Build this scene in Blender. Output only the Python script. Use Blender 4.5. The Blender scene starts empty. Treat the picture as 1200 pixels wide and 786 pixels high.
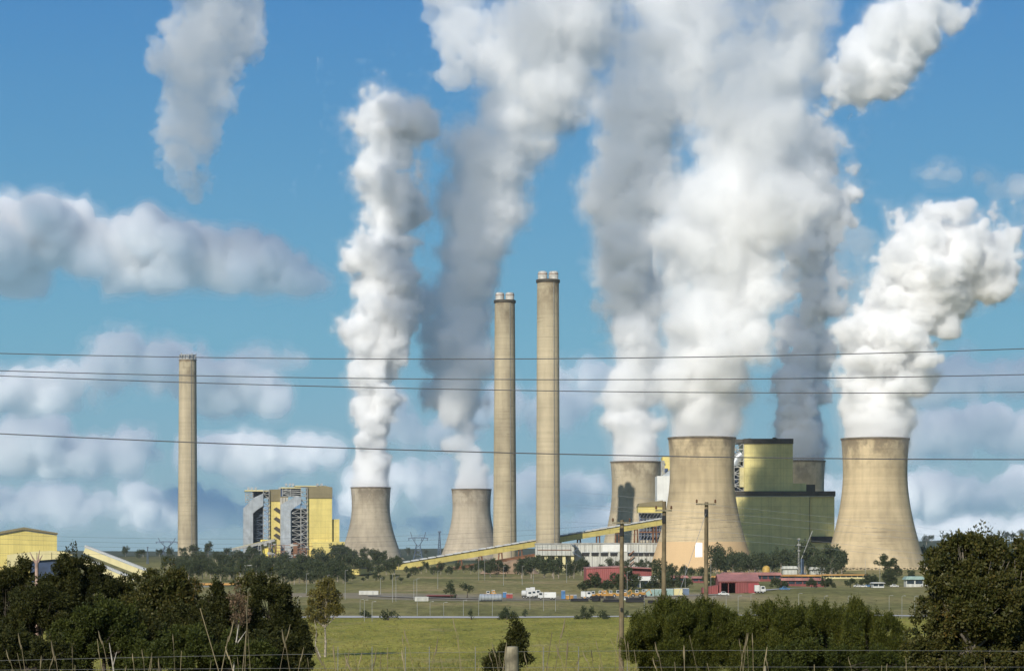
import bpy, bmesh, math, random
import numpy as np
import openvdb as vdb
from mathutils import Vector, Matrix

rad = math.radians
S = bpy.context.scene
C = S.collection

# ------------------------------------------------------------------ camera
F, HY, CX, EYE = 2700.0, 639.0, 600.0, 21.0      # focal length, horizon row, centre column (1200 px wide photo); eye height above the plain
cam_data = bpy.data.cameras.new('camera')
cam_data.sensor_width = 36.0
cam_data.lens = F / 1200.0 * 36.0
cam_data.shift_y = (HY - 393.0) / 1200.0
cam_data.clip_start = 0.5
cam_data.clip_end = 60000.0
cam = bpy.data.objects.new('camera', cam_data)
cam.location = (0, 0, EYE)
cam.rotation_euler = (rad(90), 0, 0)
C.objects.link(cam)
S.camera = cam

# ------------------------------------------------------------------ sky, sun, exposure
SUN_EL, SUN_AZ = 29.0, 24.0                       # the sun stands behind the camera, 24 degrees to its left
SKY_STOPS = [(0.0, (0.21, 0.38, 0.50)), (0.09, (0.105, 0.36, 0.53)), (0.16, (0.055, 0.285, 0.53)), (0.235, (0.028, 0.215, 0.52)), (0.5, (0.032, 0.12, 0.30))]
world = bpy.data.worlds.new('World')
S.world = world
world.use_nodes = True
wn, wl = world.node_tree.nodes, world.node_tree.links
wn.clear()
sky = wn.new('ShaderNodeTexSky')
sky.sky_type = 'NISHITA'
sky.sun_disc = False
sky.sun_elevation = rad(SUN_EL)
sky.sun_rotation = rad(180 + SUN_AZ)
sky.altitude = 100
sky.air_density = 1.0
sky.dust_density = 0.3
sky.ozone_density = 2.5
bg = wn.new('ShaderNodeBackground')
bg.inputs['Strength'].default_value = 0.10
wo = wn.new('ShaderNodeOutputWorld')
# the air's own colour by height above the horizon (sky dome), laid over the sky model
tc = wn.new('ShaderNodeTexCoord')
sp = wn.new('ShaderNodeSeparateXYZ')
wl.new(tc.outputs['Generated'], sp.inputs[0])
sr = wn.new('ShaderNodeValToRGB')
sr.color_ramp.elements.new(0.5); sr.color_ramp.elements.new(0.5); sr.color_ramp.elements.new(0.5)
for e, (p_, c_) in zip(sr.color_ramp.elements, SKY_STOPS):
    e.position = p_; e.color = (*c_, 1)
wl.new(sp.outputs[2], sr.inputs['Fac'])
sm = wn.new('ShaderNodeVectorMath'); sm.operation = 'SCALE'; sm.inputs['Scale'].default_value = 10.0
wl.new(sr.outputs['Color'], sm.inputs[0])
mx = wn.new('ShaderNodeMix'); mx.data_type = 'RGBA'; mx.inputs[0].default_value = 0.88
wl.new(sky.outputs['Color'], mx.inputs[6]); wl.new(sm.outputs[0], mx.inputs[7])
wl.new(mx.outputs[2], bg.inputs['Color'])
wl.new(bg.outputs['Background'], wo.inputs['Surface'])
sun_data = bpy.data.lights.new('sun', 'SUN')
sun_data.energy = 4.8
sun_data.angle = rad(0.5)
sun_data.color = (1.0, 0.945, 0.85)
sun = bpy.data.objects.new('sun', sun_data)
to_sun = Vector((-math.sin(rad(SUN_AZ)) * math.cos(rad(SUN_EL)), -math.cos(rad(SUN_AZ)) * math.cos(rad(SUN_EL)), math.sin(rad(SUN_EL))))
sun.rotation_euler = to_sun.to_track_quat('Z', 'Y').to_euler()
C.objects.link(sun)

S.render.engine = 'CYCLES'
S.view_settings.view_transform = 'Standard'
S.view_settings.look = 'None'
S.view_settings.exposure = 0.0
S.view_settings.gamma = 1.0
S.view_settings.use_curve_mapping = False
cy = S.cycles
cy.max_bounces = 28
cy.diffuse_bounces = 3
cy.glossy_bounces = 2
cy.transmission_bounces = 4
cy.volume_bounces = 24
cy.transparent_max_bounces = 64
cy.use_adaptive_sampling = True
cy.adaptive_threshold = 0.02
cy.use_denoising = True
cy.denoiser = 'OPENIMAGEDENOISE'
cy.sample_clamp_indirect = 8.0
# ------------------------------------------------------------------ helpers
def PX(px, d):
    return (px - CX) / F * d
def PZ(py, d):
    return EYE + (HY - py) / F * d

class MB:
    """Collects shapes for one mesh."""
    def __init__(self):
        self.v, self.f, self.mi = [], [], []
    def add(self, verts, faces, mi=0):
        n = len(self.v)
        self.v += [tuple(p) for p in verts]
        self.f += [tuple(i + n for i in q) for q in faces]
        self.mi += [mi] * len(faces)
        return self
    def box(self, x0, x1, y0, y1, z0, z1, mi=0):
        v = [(x0,y0,z0),(x1,y0,z0),(x1,y1,z0),(x0,y1,z0),(x0,y0,z1),(x1,y0,z1),(x1,y1,z1),(x0,y1,z1)]
        return self.add(v, [(0,3,2,1),(4,5,6,7),(0,1,5,4),(1,2,6,5),(2,3,7,6),(3,0,4,7)], mi)
    def prism(self, poly, y0, y1, mi=0):
        """An outline in x and z (counter-clockwise seen from -y), pushed from y0 to y1."""
        n = len(poly)
        v = [(x, y0, z) for x, z in poly] + [(x, y1, z) for x, z in poly]
        f = [tuple(range(n)), tuple(range(2*n-1, n-1, -1))] + [(i, i+n, (i+1) % n + n, (i+1) % n) for i in range(n)]
        return self.add(v, f, mi)
    def bar(self, a, b, w, h=None, mi=0):
        """A square bar from a to b."""
        a, b = Vector(a), Vector(b); h = h or w
        t = (b - a).normalized()
        s = t.cross(Vector((0,0,1)))
        if s.length < 1e-3: s = Vector((1,0,0))
        s.normalize(); u = s.cross(t)
        v = []
        for p in (a, b):
            for i, j in ((-1,-1),(1,-1),(1,1),(-1,1)):
                v.append(p + s * i * w / 2 + u * j * h / 2)
        return self.add(v, [(3,2,1,0),(4,5,6,7),(0,1,5,4),(1,2,6,5),(2,3,7,6),(3,0,4,7)], mi)
    def tube(self, pts, radii, n=10, cap=True, mi=0):
        """A round tube along points."""
        pts = [Vector(p) for p in pts]
        if not hasattr(radii, '__len__'): radii = [radii] * len(pts)
        v, f = [], []
        s = None
        for k, p in enumerate(pts):
            t = (pts[min(k+1, len(pts)-1)] - pts[max(k-1, 0)]).normalized()
            if s is None:
                s = t.cross(Vector((0,1,0)))
                if s.length < 1e-3: s = Vector((1,0,0))
            s = (s - t * s.dot(t)).normalized()
            u = t.cross(s)
            for i in range(n):
                a = 2 * math.pi * i / n
                v.append(p + (s * math.cos(a) + u * math.sin(a)) * radii[k])
        for k in range(len(pts)-1):
            for i in range(n):
                j = (i+1) % n
                f.append((k*n+i, k*n+j, (k+1)*n+j, (k+1)*n+i))
        if cap:
            f.append(tuple(range(n-1, -1, -1))); f.append(tuple((len(pts)-1)*n + i for i in range(n)))
        return self.add(v, f, mi)
    def lathe(self, prof, n=48, c=(0,0,0), mi=0, closed=False):
        """Rings of (radius, height) about the upright axis."""
        v = [(c[0] + r*math.cos(2*math.pi*i/n), c[1] + r*math.sin(2*math.pi*i/n), c[2] + z) for r, z in prof for i in range(n)]
        f = [(k*n+i, k*n+(i+1)%n, (k+1)*n+(i+1)%n, (k+1)*n+i) for k in range(len(prof)-1) for i in range(n)]
        if closed:
            k = len(prof)-1
            f += [(k*n+i, k*n+(i+1)%n, (i+1)%n, i) for i in range(n)]
        else:
            f.append(tuple(range(n-1, -1, -1))); f.append(tuple((len(prof)-1)*n+i for i in range(n)))
        return self.add(v, f, mi)
    def build(self, name, mats, parent=None, smooth=False, loc=None):
        me = bpy.data.meshes.new(name)
        me.from_pydata(self.v, [], self.f)
        for m in (mats if isinstance(mats, (list, tuple)) else [mats]): me.materials.append(m)
        if any(self.mi): me.polygons.foreach_set('material_index', self.mi)
        if smooth:
            me.polygons.foreach_set('use_smooth', [True] * len(me.polygons))
            me.set_sharp_from_angle(angle=rad(40))
        me.update()
        o = bpy.data.objects.new(name, me)
        C.objects.link(o)
        if parent: o.parent = parent
        if loc: o.location = loc
        return o

def tag(o, label=None, cat=None, group=None, kind=None):
    for k, x in (('label', label), ('category', cat), ('group', group), ('kind', kind)):
        if x: o[k] = x
    return o

def thing(name, label, cat, loc=(0,0,0), group=None, rz=0.0):
    o = bpy.data.objects.new(name, None)
    o.empty_display_size = 0.5
    o.location = loc; o.rotation_euler = (0, 0, rz)
    C.objects.link(o)
    return tag(o, label, cat, group)

def copy_tree(o, parent=None):
    c = o.copy(); C.objects.link(c)
    if parent: c.parent = parent
    for ch in list(o.children):
        copy_tree(ch, c)
    return c

# ------------------------------------------------------------------ ground height
_gd = np.array([-400, -40, 0, 15, 30, 60, 120, 200, 300, 350, 380, 410, 450, 3000, 5200, 6200, 6700, 7000], float)
_gz = np.array([26, 20.4, 19.5, 19.35, 18.95, 17.1, 13.8, 9.4, 4.0, 1.45, 0.45, 0.08, 0, 0, 0, 3, 7, 8], float)
def ground_z(x, y):
    z = np.interp(y, _gd, _gz)
    x = np.asarray(x, float); y = np.asarray(y, float)
    # a wooded rise behind the left plant and low hills on the skyline
    z = z + 9.0 * np.exp(-((x + 420) / 260.0) ** 2 - ((y - 2750) / 420.0) ** 2)
    far = np.clip((y - 5000) / 1500.0, 0, 1)
    z = z + far * (3.5 * np.sin(x / 610.0 + 1.0) + 2.5 * np.sin(x / 233.0 + 2.2) + 27 * np.exp(-((x - 1350) / 420.0) ** 2))
    mid = np.clip((y - 460) / 300.0, 0, 1) * np.clip((2400 - y) / 600.0, 0, 1)
    z = z + mid * (0.9 * np.sin(x / 57.0 + y / 90.0) + 0.7 * np.sin(x / 31.0 - y / 47.0))
    near = np.clip((y - 120) / 100.0, 0, 1) * np.clip((560 - y) / 100.0, 0, 1)
    return z + near * 0.12 * np.sin(x / 9.0 + y / 14.0)
def gz(x, y):
    return float(ground_z(x, y))

# ------------------------------------------------------------------ materials
def nodes_of(name):
    m = bpy.data.materials.new(name)
    m.use_nodes = True
    return m, m.node_tree.nodes, m.node_tree.links, m.node_tree.nodes['Principled BSDF']

def rgb(c): return (c[0], c[1], c[2], 1.0)

def noise(n, l, vec, scale, detail=4, rough=0.55):
    t = n.new('ShaderNodeTexNoise')
    t.inputs['Scale'].default_value = scale; t.inputs['Detail'].default_value = detail; t.inputs['Roughness'].default_value = rough
    if vec: l.new(vec, t.inputs['Vector'])
    return t.outputs['Fac']

def stretch(n, l, vec, s):
    m = n.new('ShaderNodeVectorMath'); m.operation = 'MULTIPLY'
    l.new(vec, m.inputs[0]); m.inputs[1].default_value = s
    return m.outputs[0]

def ramp(n, l, fac, stops, interp='LINEAR'):
    r = n.new('ShaderNodeValToRGB')
    e = r.color_ramp.elements
    while len(e) < len(stops): e.new(0.5)
    for k, (p, c) in enumerate(stops):
        e[k].position = p; e[k].color = rgb(c) if hasattr(c, '__len__') else (c, c, c, 1)
    r.color_ramp.interpolation = interp
    l.new(fac, r.inputs['Fac'])
    return r.outputs['Color']

def mix(n, l, fac, a, b, mode='MIX'):
    m = n.new('ShaderNodeMix'); m.data_type = 'RGBA'; m.blend_type = mode
    for sock, x in ((m.inputs[0], fac), (m.inputs[6], a), (m.inputs[7], b)):
        if hasattr(x, 'node'): l.new(x, sock)
        elif hasattr(x, '__len__'): sock.default_value = rgb(x)
        else: sock.default_value = x
    return m.outputs[2]

def math_node(n, l, op, a, b=None, clamp=False):
    m = n.new('ShaderNodeMath'); m.operation = op; m.use_clamp = clamp
    for sock, x in zip(m.inputs, (a, b)):
        if x is None: continue
        if hasattr(x, 'node'): l.new(x, sock)
        else: sock.default_value = x
    return m.outputs[0]

def position(n):
    return n.new('ShaderNodeNewGeometry').outputs['Position']

def paint(name, c, rough=0.6, var=0.12, scale=0.2, ribs=0.0, metal=0.0, streak=0.0, seam=0.0):
    """Painted or plain surface with uneven tone, run-down streaks and, if RIBS > 0, upright corrugation of that spacing."""
    m, n, l, p = nodes_of(name)
    pos = position(n)
    f = noise(n, l, pos, scale)
    dark = tuple(x * (1 - 2.2 * var) for x in c); light = tuple(min(1, x * (1 + 1.2 * var)) for x in c)
    col = ramp(n, l, f, [(0.3, dark), (0.7, light)])
    if streak:
        s = noise(n, l, stretch(n, l, pos, (scale * 7, scale * 7, scale * 0.25)), 1.0, 3)
        col = mix(n, l, math_node(n, l, 'MULTIPLY', ramp(n, l, s, [(0.48, 0.0), (0.72, 1.0)]), streak), col, tuple(x * 0.45 for x in c))
    if ribs:
        sep = n.new('ShaderNodeSeparateXYZ'); l.new(pos, sep.inputs[0])
        w = math_node(n, l, 'SINE', math_node(n, l, 'MULTIPLY', math_node(n, l, 'ADD', sep.outputs[0], sep.outputs[1]), 2 * math.pi / ribs))
        b = n.new('ShaderNodeBump'); b.inputs['Strength'].default_value = 0.35; b.inputs['Distance'].default_value = ribs * 0.12
        l.new(w, b.inputs['Height']); l.new(b.outputs['Normal'], p.inputs['Normal'])
    if seam:
        sep2 = n.new('ShaderNodeSeparateXYZ'); l.new(pos, sep2.inputs[0])
        for sock, gap, wd in ((sep2.outputs[2], seam * 0.8, 0.06), (math_node(n, l, 'ADD', sep2.outputs[0], sep2.outputs[1]), seam, 0.035)):
            ln = math_node(n, l, 'LESS_THAN', math_node(n, l, 'FRACT', math_node(n, l, 'DIVIDE', sock, gap)), wd)
            col = mix(n, l, math_node(n, l, 'MULTIPLY', ln, 0.30), col, tuple(x * 0.4 for x in c))
        fade = noise(n, l, stretch(n, l, pos, (0.06, 0.06, 0.05)), 1.0, 4, 0.65)
        col = mix(n, l, 0.5, col, ramp(n, l, fade, [(0.32, 0.72), (0.55, 1.0), (0.75, 1.12)]), 'MULTIPLY')
    l.new(col, p.inputs['Base Color'])
    p.inputs['Roughness'].default_value = rough
    p.inputs['Metallic'].default_value = metal
    return m

def concrete(name, c, top=None, low=None, seed=0.0, pale=None):
    """Slip-formed concrete: pour lifts, run-down streaks, joint lines in patches, rust and soot stains below the rim (TOP = world height of the
    rim) and, with PALE = (height, colour), a repaired paler skirt below a height."""
    m, n, l, p = nodes_of(name)
    pos = position(n)
    sep = n.new('ShaderNodeSeparateXYZ'); l.new(pos, sep.inputs[0])
    z = sep.outputs[2]
    off = n.new('ShaderNodeVectorMath'); off.operation = 'ADD'; l.new(pos, off.inputs[0]); off.inputs[1].default_value = (seed, seed * 2.3, 0)
    v = off.outputs[0]
    big = noise(n, l, stretch(n, l, v, (0.02, 0.02, 0.012)), 1.0, 4, 0.6)
    col = ramp(n, l, big, [(0.3, tuple(x * 0.62 for x in c)), (0.5, c), (0.72, tuple(min(1, x * 1.16) for x in c))])
    lift = noise(n, l, stretch(n, l, v, (0.003, 0.003, 0.42)), 1.0, 3, 0.7)
    col = mix(n, l, 0.38, col, ramp(n, l, lift, [(0.3, 0.62), (0.55, 1.0), (0.75, 1.12)]), 'MULTIPLY')
    run = noise(n, l, stretch(n, l, v, (0.16, 0.16, 0.012)), 1.0, 5, 0.65)
    col = mix(n, l, 0.36, col, ramp(n, l, run, [(0.36, 0.62), (0.58, 1.06)]), 'MULTIPLY')
    # joint lines, strong only in patches
    line = ramp(n, l, noise(n, l, stretch(n, l, v, (0.012, 0.012, 0.8)), 1.0, 2, 0.5), [(0.56, 0.0), (0.62, 1.0)])
    patch = ramp(n, l, noise(n, l, stretch(n, l, v, (0.035, 0.035, 0.03)), 1.0, 3), [(0.5, 0.0), (0.66, 1.0)])
    br = ramp(n, l, noise(n, l, stretch(n, l, v, (0.16, 0.16, 0.3)), 1.0, 2), [(0.42, 0.0), (0.55, 1.0)])
    k = math_node(n, l, 'MULTIPLY', math_node(n, l, 'MULTIPLY', line, patch), math_node(n, l, 'MULTIPLY', br, 0.5))
    col = mix(n, l, k, col, tuple(x * 0.35 for x in c))
    if top is not None:
        h = math_node(n, l, 'MULTIPLY', math_node(n, l, 'SUBTRACT', top, z), 1 / 34.0, True)
        st = noise(n, l, stretch(n, l, v, (0.07, 0.07, 0.05)), 1.0, 5, 0.65)
        s = math_node(n, l, 'MULTIPLY', ramp(n, l, st, [(0.42, 0.0), (0.57, 1.0)]), ramp(n, l, h, [(0.0, 0.8), (0.35, 0.6), (1.0, 0.0)]))
        col = mix(n, l, s, col, (0.13, 0.095, 0.055))
        rim = math_node(n, l, 'GREATER_THAN', z, top - 2.2)
        col = mix(n, l, math_node(n, l, 'MULTIPLY', rim, 0.6), col, (0.16, 0.10, 0.05))
    if pale:
        q = math_node(n, l, 'LESS_THAN', z, pale[0])
        col = mix(n, l, math_node(n, l, 'MULTIPLY', q, 0.85), col, mix(n, l, noise(n, l, v, 0.08), tuple(x * 0.85 for x in pale[1]), pale[1]))
    b = n.new('ShaderNodeBump'); b.inputs['Strength'].default_value = 0.12; b.inputs['Distance'].default_value = 0.4
    l.new(lift, b.inputs['Height']); l.new(b.outputs['Normal'], p.inputs['Normal'])
    l.new(col, p.inputs['Base Color'])
    p.inputs['Roughness'].default_value = 0.85
    return m

def leaf_mat(name, dark, light, old=None, rough=0.65, through=0.25):
    m, n, l, p = nodes_of(name)
    isl = n.new('ShaderNodeNewGeometry').outputs['Random Per Island']
    pos = position(n)
    f = math_node(n, l, 'ADD', math_node(n, l, 'MULTIPLY', isl, 0.5), math_node(n, l, 'MULTIPLY', noise(n, l, pos, 0.55 if old else 0.05, 3), 0.5))
    stops = [(0.25, dark), (0.72, light)]
    if old: stops.append((0.9, old))
    col = ramp(n, l, f, stops)
    l.new(col, p.inputs['Base Color'])
    p.inputs['Roughness'].default_value = rough
    p.inputs['Specular IOR Level'].default_value = 0.2
    tr = n.new('ShaderNodeBsdfTranslucent'); l.new(col, tr.inputs['Color'])
    ms = n.new('ShaderNodeMixShader'); ms.inputs[0].default_value = through
    out = n['Material Output'] if 'Material Output' in n else None
    l.new(p.outputs[0], ms.inputs[1]); l.new(tr.outputs[0], ms.inputs[2]); l.new(ms.outputs[0], out.inputs['Surface'])
    return m

YELLOW = paint('yellow cladding', (0.68, 0.555, 0.17), 0.6, 0.06, 0.05, ribs=1.2, streak=0.25, seam=9.0)
LIFTEDYELLOW = paint('shade-lifted yellow cladding', (0.84, 0.715, 0.29), 0.6, 0.06, 0.05, ribs=1.2, streak=0.25, seam=9.0)  # YELLOW lightened to make up for weak fill light in the plume's shade
OCHRE = paint('brown cladding', (0.22, 0.18, 0.09), 0.6, 0.08, 0.05, ribs=1.2, seam=7.0)
CREAM = paint('cream sheet', (0.66, 0.58, 0.30), 0.5, 0.06, 0.1, streak=0.15)
DARKROOF = paint('dark parapet', (0.06, 0.05, 0.035), 0.7, 0.15, 0.1)
SILVER = paint('silver duct sheet', (0.42, 0.45, 0.47), 0.45, 0.12, 0.15, metal=0.3, streak=0.3)
STEEL = paint('blue grey steel', (0.10, 0.14, 0.20), 0.6, 0.2, 0.2)
PALESTEEL = paint('pale galvanised steel', (0.36, 0.355, 0.33), 0.5, 0.15, 0.3, metal=0.2)
NAVY = paint('dark blue panel', (0.035, 0.06, 0.12), 0.6, 0.2, 0.15)  # even dark blue for casings, cores and recesses
GREYWALL = paint('grey wall sheet', (0.48, 0.48, 0.43), 0.7, 0.10, 0.08, ribs=2.4, streak=0.35)
WHITEWALL = paint('white sheet', (0.68, 0.68, 0.64), 0.6, 0.06, 0.1, streak=0.15)
RUST = paint('rust brown steel', (0.22, 0.10, 0.05), 0.8, 0.25, 0.3)
REDWALL = paint('red wall sheet', (0.22, 0.055, 0.05), 0.7, 0.14, 0.12, ribs=1.0, streak=0.4)
REDROOF = paint('faded red roof sheet', (0.38, 0.165, 0.145), 0.65, 0.16, 0.15, ribs=0.9, streak=0.35)
ORANGE = paint('orange roof sheet', (0.46, 0.25, 0.07), 0.7, 0.16, 0.2, streak=0.35)
WHITE = paint('white paint', (0.58, 0.58, 0.55), 0.5, 0.08, 0.4, streak=0.3)
MACHINE = paint('machine yellow paint', (0.46, 0.24, 0.05), 0.6, 0.2, 0.5, streak=0.4)
REDPAINT = paint('red paint', (0.34, 0.06, 0.05), 0.6, 0.18, 0.5, streak=0.4)
BLUEPAINT = paint('blue paint', (0.06, 0.17, 0.34), 0.6, 0.18, 0.5, streak=0.4)
TEAL = paint('pale teal paint', (0.28, 0.40, 0.36), 0.6, 0.12, 0.5, streak=0.4)
RUBBER = paint('black rubber', (0.018, 0.018, 0.02), 0.8, 0.2, 0.5)
GLASSDARK = paint('dark window glass', (0.03, 0.045, 0.06), 0.12, 0.2, 0.4)
DARKIN = paint('dim interior', (0.025, 0.025, 0.028), 0.9, 0.3, 0.2)
TIMBER = paint('weathered pole timber', (0.175, 0.135, 0.075), 0.85, 0.22, 2.0, streak=0.6)
GREYTIMBER = paint('grey split timber', (0.24, 0.21, 0.14), 0.9, 0.25, 9.0, streak=0.7)
CABLE = paint('dark conductor', (0.075, 0.075, 0.08), 0.5, 0.1, 1.0)
BRIGHTCABLE = paint('bright conductor', (0.42, 0.42, 0.42), 0.35, 0.1, 1.0, metal=0.5)
PORCELAIN = paint('insulator porcelain', (0.14, 0.07, 0.04), 0.25, 0.1, 4.0)
WIRE = paint('galvanised wire', (0.45, 0.45, 0.44), 0.4, 0.15, 20.0, metal=0.4)
BARK = paint('pale gum bark', (0.34, 0.29, 0.22), 0.9, 0.3, 3.0, streak=0.5)
DARKBARK = paint('dark bark', (0.07, 0.055, 0.04), 0.95, 0.3, 3.0)
EARTH = paint('bare earth', (0.30, 0.20, 0.12), 0.95, 0.15, 0.2)
STRAW = paint('dry straw', (0.50, 0.40, 0.22), 0.8, 0.25, 2.0)
BRANCHWHITE = paint('bleached dead wood', (0.40, 0.36, 0.30), 0.9, 0.2, 4.0)
# ------------------------------------------------------------------ ground: one sheet to the skyline
def terrain():
    ys = np.concatenate([np.arange(-400, 0, 40), np.arange(0, 130, 4), np.arange(130, 700, 10), np.arange(700, 1400, 25), np.arange(1400, 5000, 120), np.arange(5000, 7001, 60)])
    xs = np.concatenate([np.arange(-5000, -900, 200), np.arange(-900, -200, 25), np.arange(-200, 200, 8), np.arange(200, 900, 25), np.arange(900, 5001, 200)])
    X, Y = np.meshgrid(xs, ys)
    Z = ground_z(X, Y)
    v = np.stack([X, Y, Z], -1).reshape(-1, 3)
    w = len(xs)
    f = [(j*w+i, j*w+i+1, (j+1)*w+i+1, (j+1)*w+i) for j in range(len(ys)-1) for i in range(w-1)]
    me = bpy.data.meshes.new('ground')
    me.from_pydata(v.tolist(), [], f)
    me.polygons.foreach_set('use_smooth', [True]*len(f))
    o = bpy.data.objects.new('ground', me); C.objects.link(o)
    o['kind'] = 'structure'
    m, n, l, p = nodes_of('pasture and yard')
    pos = position(n)
    sep = n.new('ShaderNodeSeparateXYZ'); l.new(pos, sep.inputs[0])
    y = sep.outputs[1]
    warp = math_node(n, l, 'MULTIPLY', math_node(n, l, 'SUBTRACT', noise(n, l, stretch(n, l, pos, (0.008, 0.02, 0)), 1.0, 3), 0.5), 120.0)
    yy = math_node(n, l, 'ADD', y, warp)
    # paddock grass: green with straw and worn patches
    g1 = noise(n, l, stretch(n, l, pos, (0.05, 0.02, 0)), 1.0, 5, 0.62)
    paddock = ramp(n, l, g1, [(0.28, (0.165, 0.165, 0.024)), (0.48, (0.285, 0.265, 0.042)), (0.62, (0.35, 0.305, 0.06)), (0.8, (0.44, 0.35, 0.11))])
    fine = noise(n, l, stretch(n, l, pos, (0.9, 0.25, 0)), 1.0, 4, 0.7)
    paddock = mix(n, l, 0.75, paddock, ramp(n, l, fine, [(0.3, 0.42), (0.5, 0.95), (0.7, 1.4)]), 'MULTIPLY')
    weed = ramp(n, l, noise(n, l, stretch(n, l, pos, (0.22, 0.09, 0)), 1.0, 5, 0.7), [(0.54, 0.0), (0.66, 1.0)])
    paddock = mix(n, l, math_node(n, l, 'MULTIPLY', weed, 0.8), paddock, (0.13, 0.135, 0.03))
    bare = ramp(n, l, noise(n, l, stretch(n, l, pos, (0.035, 0.016, 0)), 1.0, 5, 0.65), [(0.58, 0.0), (0.7, 1.0)])
    paddock = mix(n, l, math_node(n, l, 'MULTIPLY', bare, 0.55), paddock, (0.40, 0.31, 0.15))
    far = noise(n, l, stretch(n, l, pos, (0.012, 0.006, 0)), 1.0, 5, 0.6)
    slope = ramp(n, l, far, [(0.3, (0.12, 0.12, 0.035)), (0.48, (0.21, 0.19, 0.065)), (0.62, (0.30, 0.24, 0.10)), (0.76, (0.40, 0.28, 0.15))])
    ffine = noise(n, l, stretch(n, l, pos, (0.25, 0.06, 0)), 1.0, 4, 0.7)
    slope = mix(n, l, 0.7, slope, ramp(n, l, ffine, [(0.32, 0.5), (0.5, 0.95), (0.68, 1.35)]), 'MULTIPLY')
    yard = ramp(n, l, far, [(0.3, (0.22, 0.19, 0.14)), (0.55, (0.32, 0.26, 0.19)), (0.75, (0.24, 0.20, 0.12))])
    wood = (0.055, 0.065, 0.032)
    def step(a, b):
        t = math_node(n, l, 'DIVIDE', math_node(n, l, 'SUBTRACT', yy, a), b - a, True)
        return t
    col = mix(n, l, step(655, 675), paddock, slope)
    # the working yard, a band of bare ground in the middle distance
    band = math_node(n, l, 'MULTIPLY', step(900, 930), math_node(n, l, 'SUBTRACT', 1.0, step(1010, 1050), True))
    xs_ = math_node(n, l, 'ADD', sep.outputs[0], math_node(n, l, 'MULTIPLY', warp, 0.3))
    side = math_node(n, l, 'MULTIPLY', math_node(n, l, 'DIVIDE', math_node(n, l, 'SUBTRACT', 108.0, xs_), 25.0, True), math_node(n, l, 'DIVIDE', math_node(n, l, 'ADD', xs_, 120.0), 25.0, True))
    col = mix(n, l, math_node(n, l, 'MULTIPLY', math_node(n, l, 'MULTIPLY', band, side), 0.75), col, yard)
    col = mix(n, l, step(2300, 2700), col, wood)
    l.new(col, p.inputs['Base Color'])
    p.inputs['Roughness'].default_value = 0.95
    p.inputs['Specular IOR Level'].default_value = 0.15
    b = n.new('ShaderNodeBump'); b.inputs['Strength'].default_value = 0.8; b.inputs['Distance'].default_value = 0.6
    l.new(fine, b.inputs['Height']); l.new(b.outputs['Normal'], p.inputs['Normal'])
    me.materials.append(m)
    return o
terrain()

def ribbon(name, pts, w, mat, lift=0.05, cross=6):
    v, f = [], []
    P = [Vector((x, y, 0)) for x, y in pts]
    for k, p in enumerate(P):
        t = (P[min(k+1, len(P)-1)] - P[max(k-1, 0)]).normalized(); s = Vector((-t.y, t.x, 0))
        for j in range(cross + 1):
            q = p + s * w * (j / cross - 0.5)
            v.append((q.x, q.y, gz(q.x, q.y) + lift))
    for k in range(len(P)-1):
        for j in range(cross):
            a = k*(cross+1)+j
            f.append((a, a+cross+1, a+cross+2, a+1))
    me = bpy.data.meshes.new(name); me.from_pydata(v, [], f)
    me.materials.append(mat)
    me.polygons.foreach_set('use_smooth', [True]*len(f))
    o = bpy.data.objects.new(name, me); C.objects.link(o); o['kind'] = 'structure'
    return o
ROADMAT = paint('pale worn asphalt', (0.50, 0.48, 0.46), 0.9, 0.08, 0.05)
ribbon('road', [(x, 672 + 5 * math.sin(x / 130.0)) for x in np.arange(-520, 521, 10)], 11.0, ROADMAT, 0.12)
ribbon('dirt_track', [(98 + k * 5, 985 + k * 9 + 20 * math.sin(k / 4.0)) for k in range(0, 14)], 6.0, ROADMAT, 0.3)
ribbon('yard_track', [(x, 960 + 6 * math.sin(x / 60.0)) for x in np.arange(-60, 95, 10)], 10.0, paint('grey gravel yard', (0.34, 0.30, 0.24), 0.95, 0.15, 0.1), 0.3)
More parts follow.
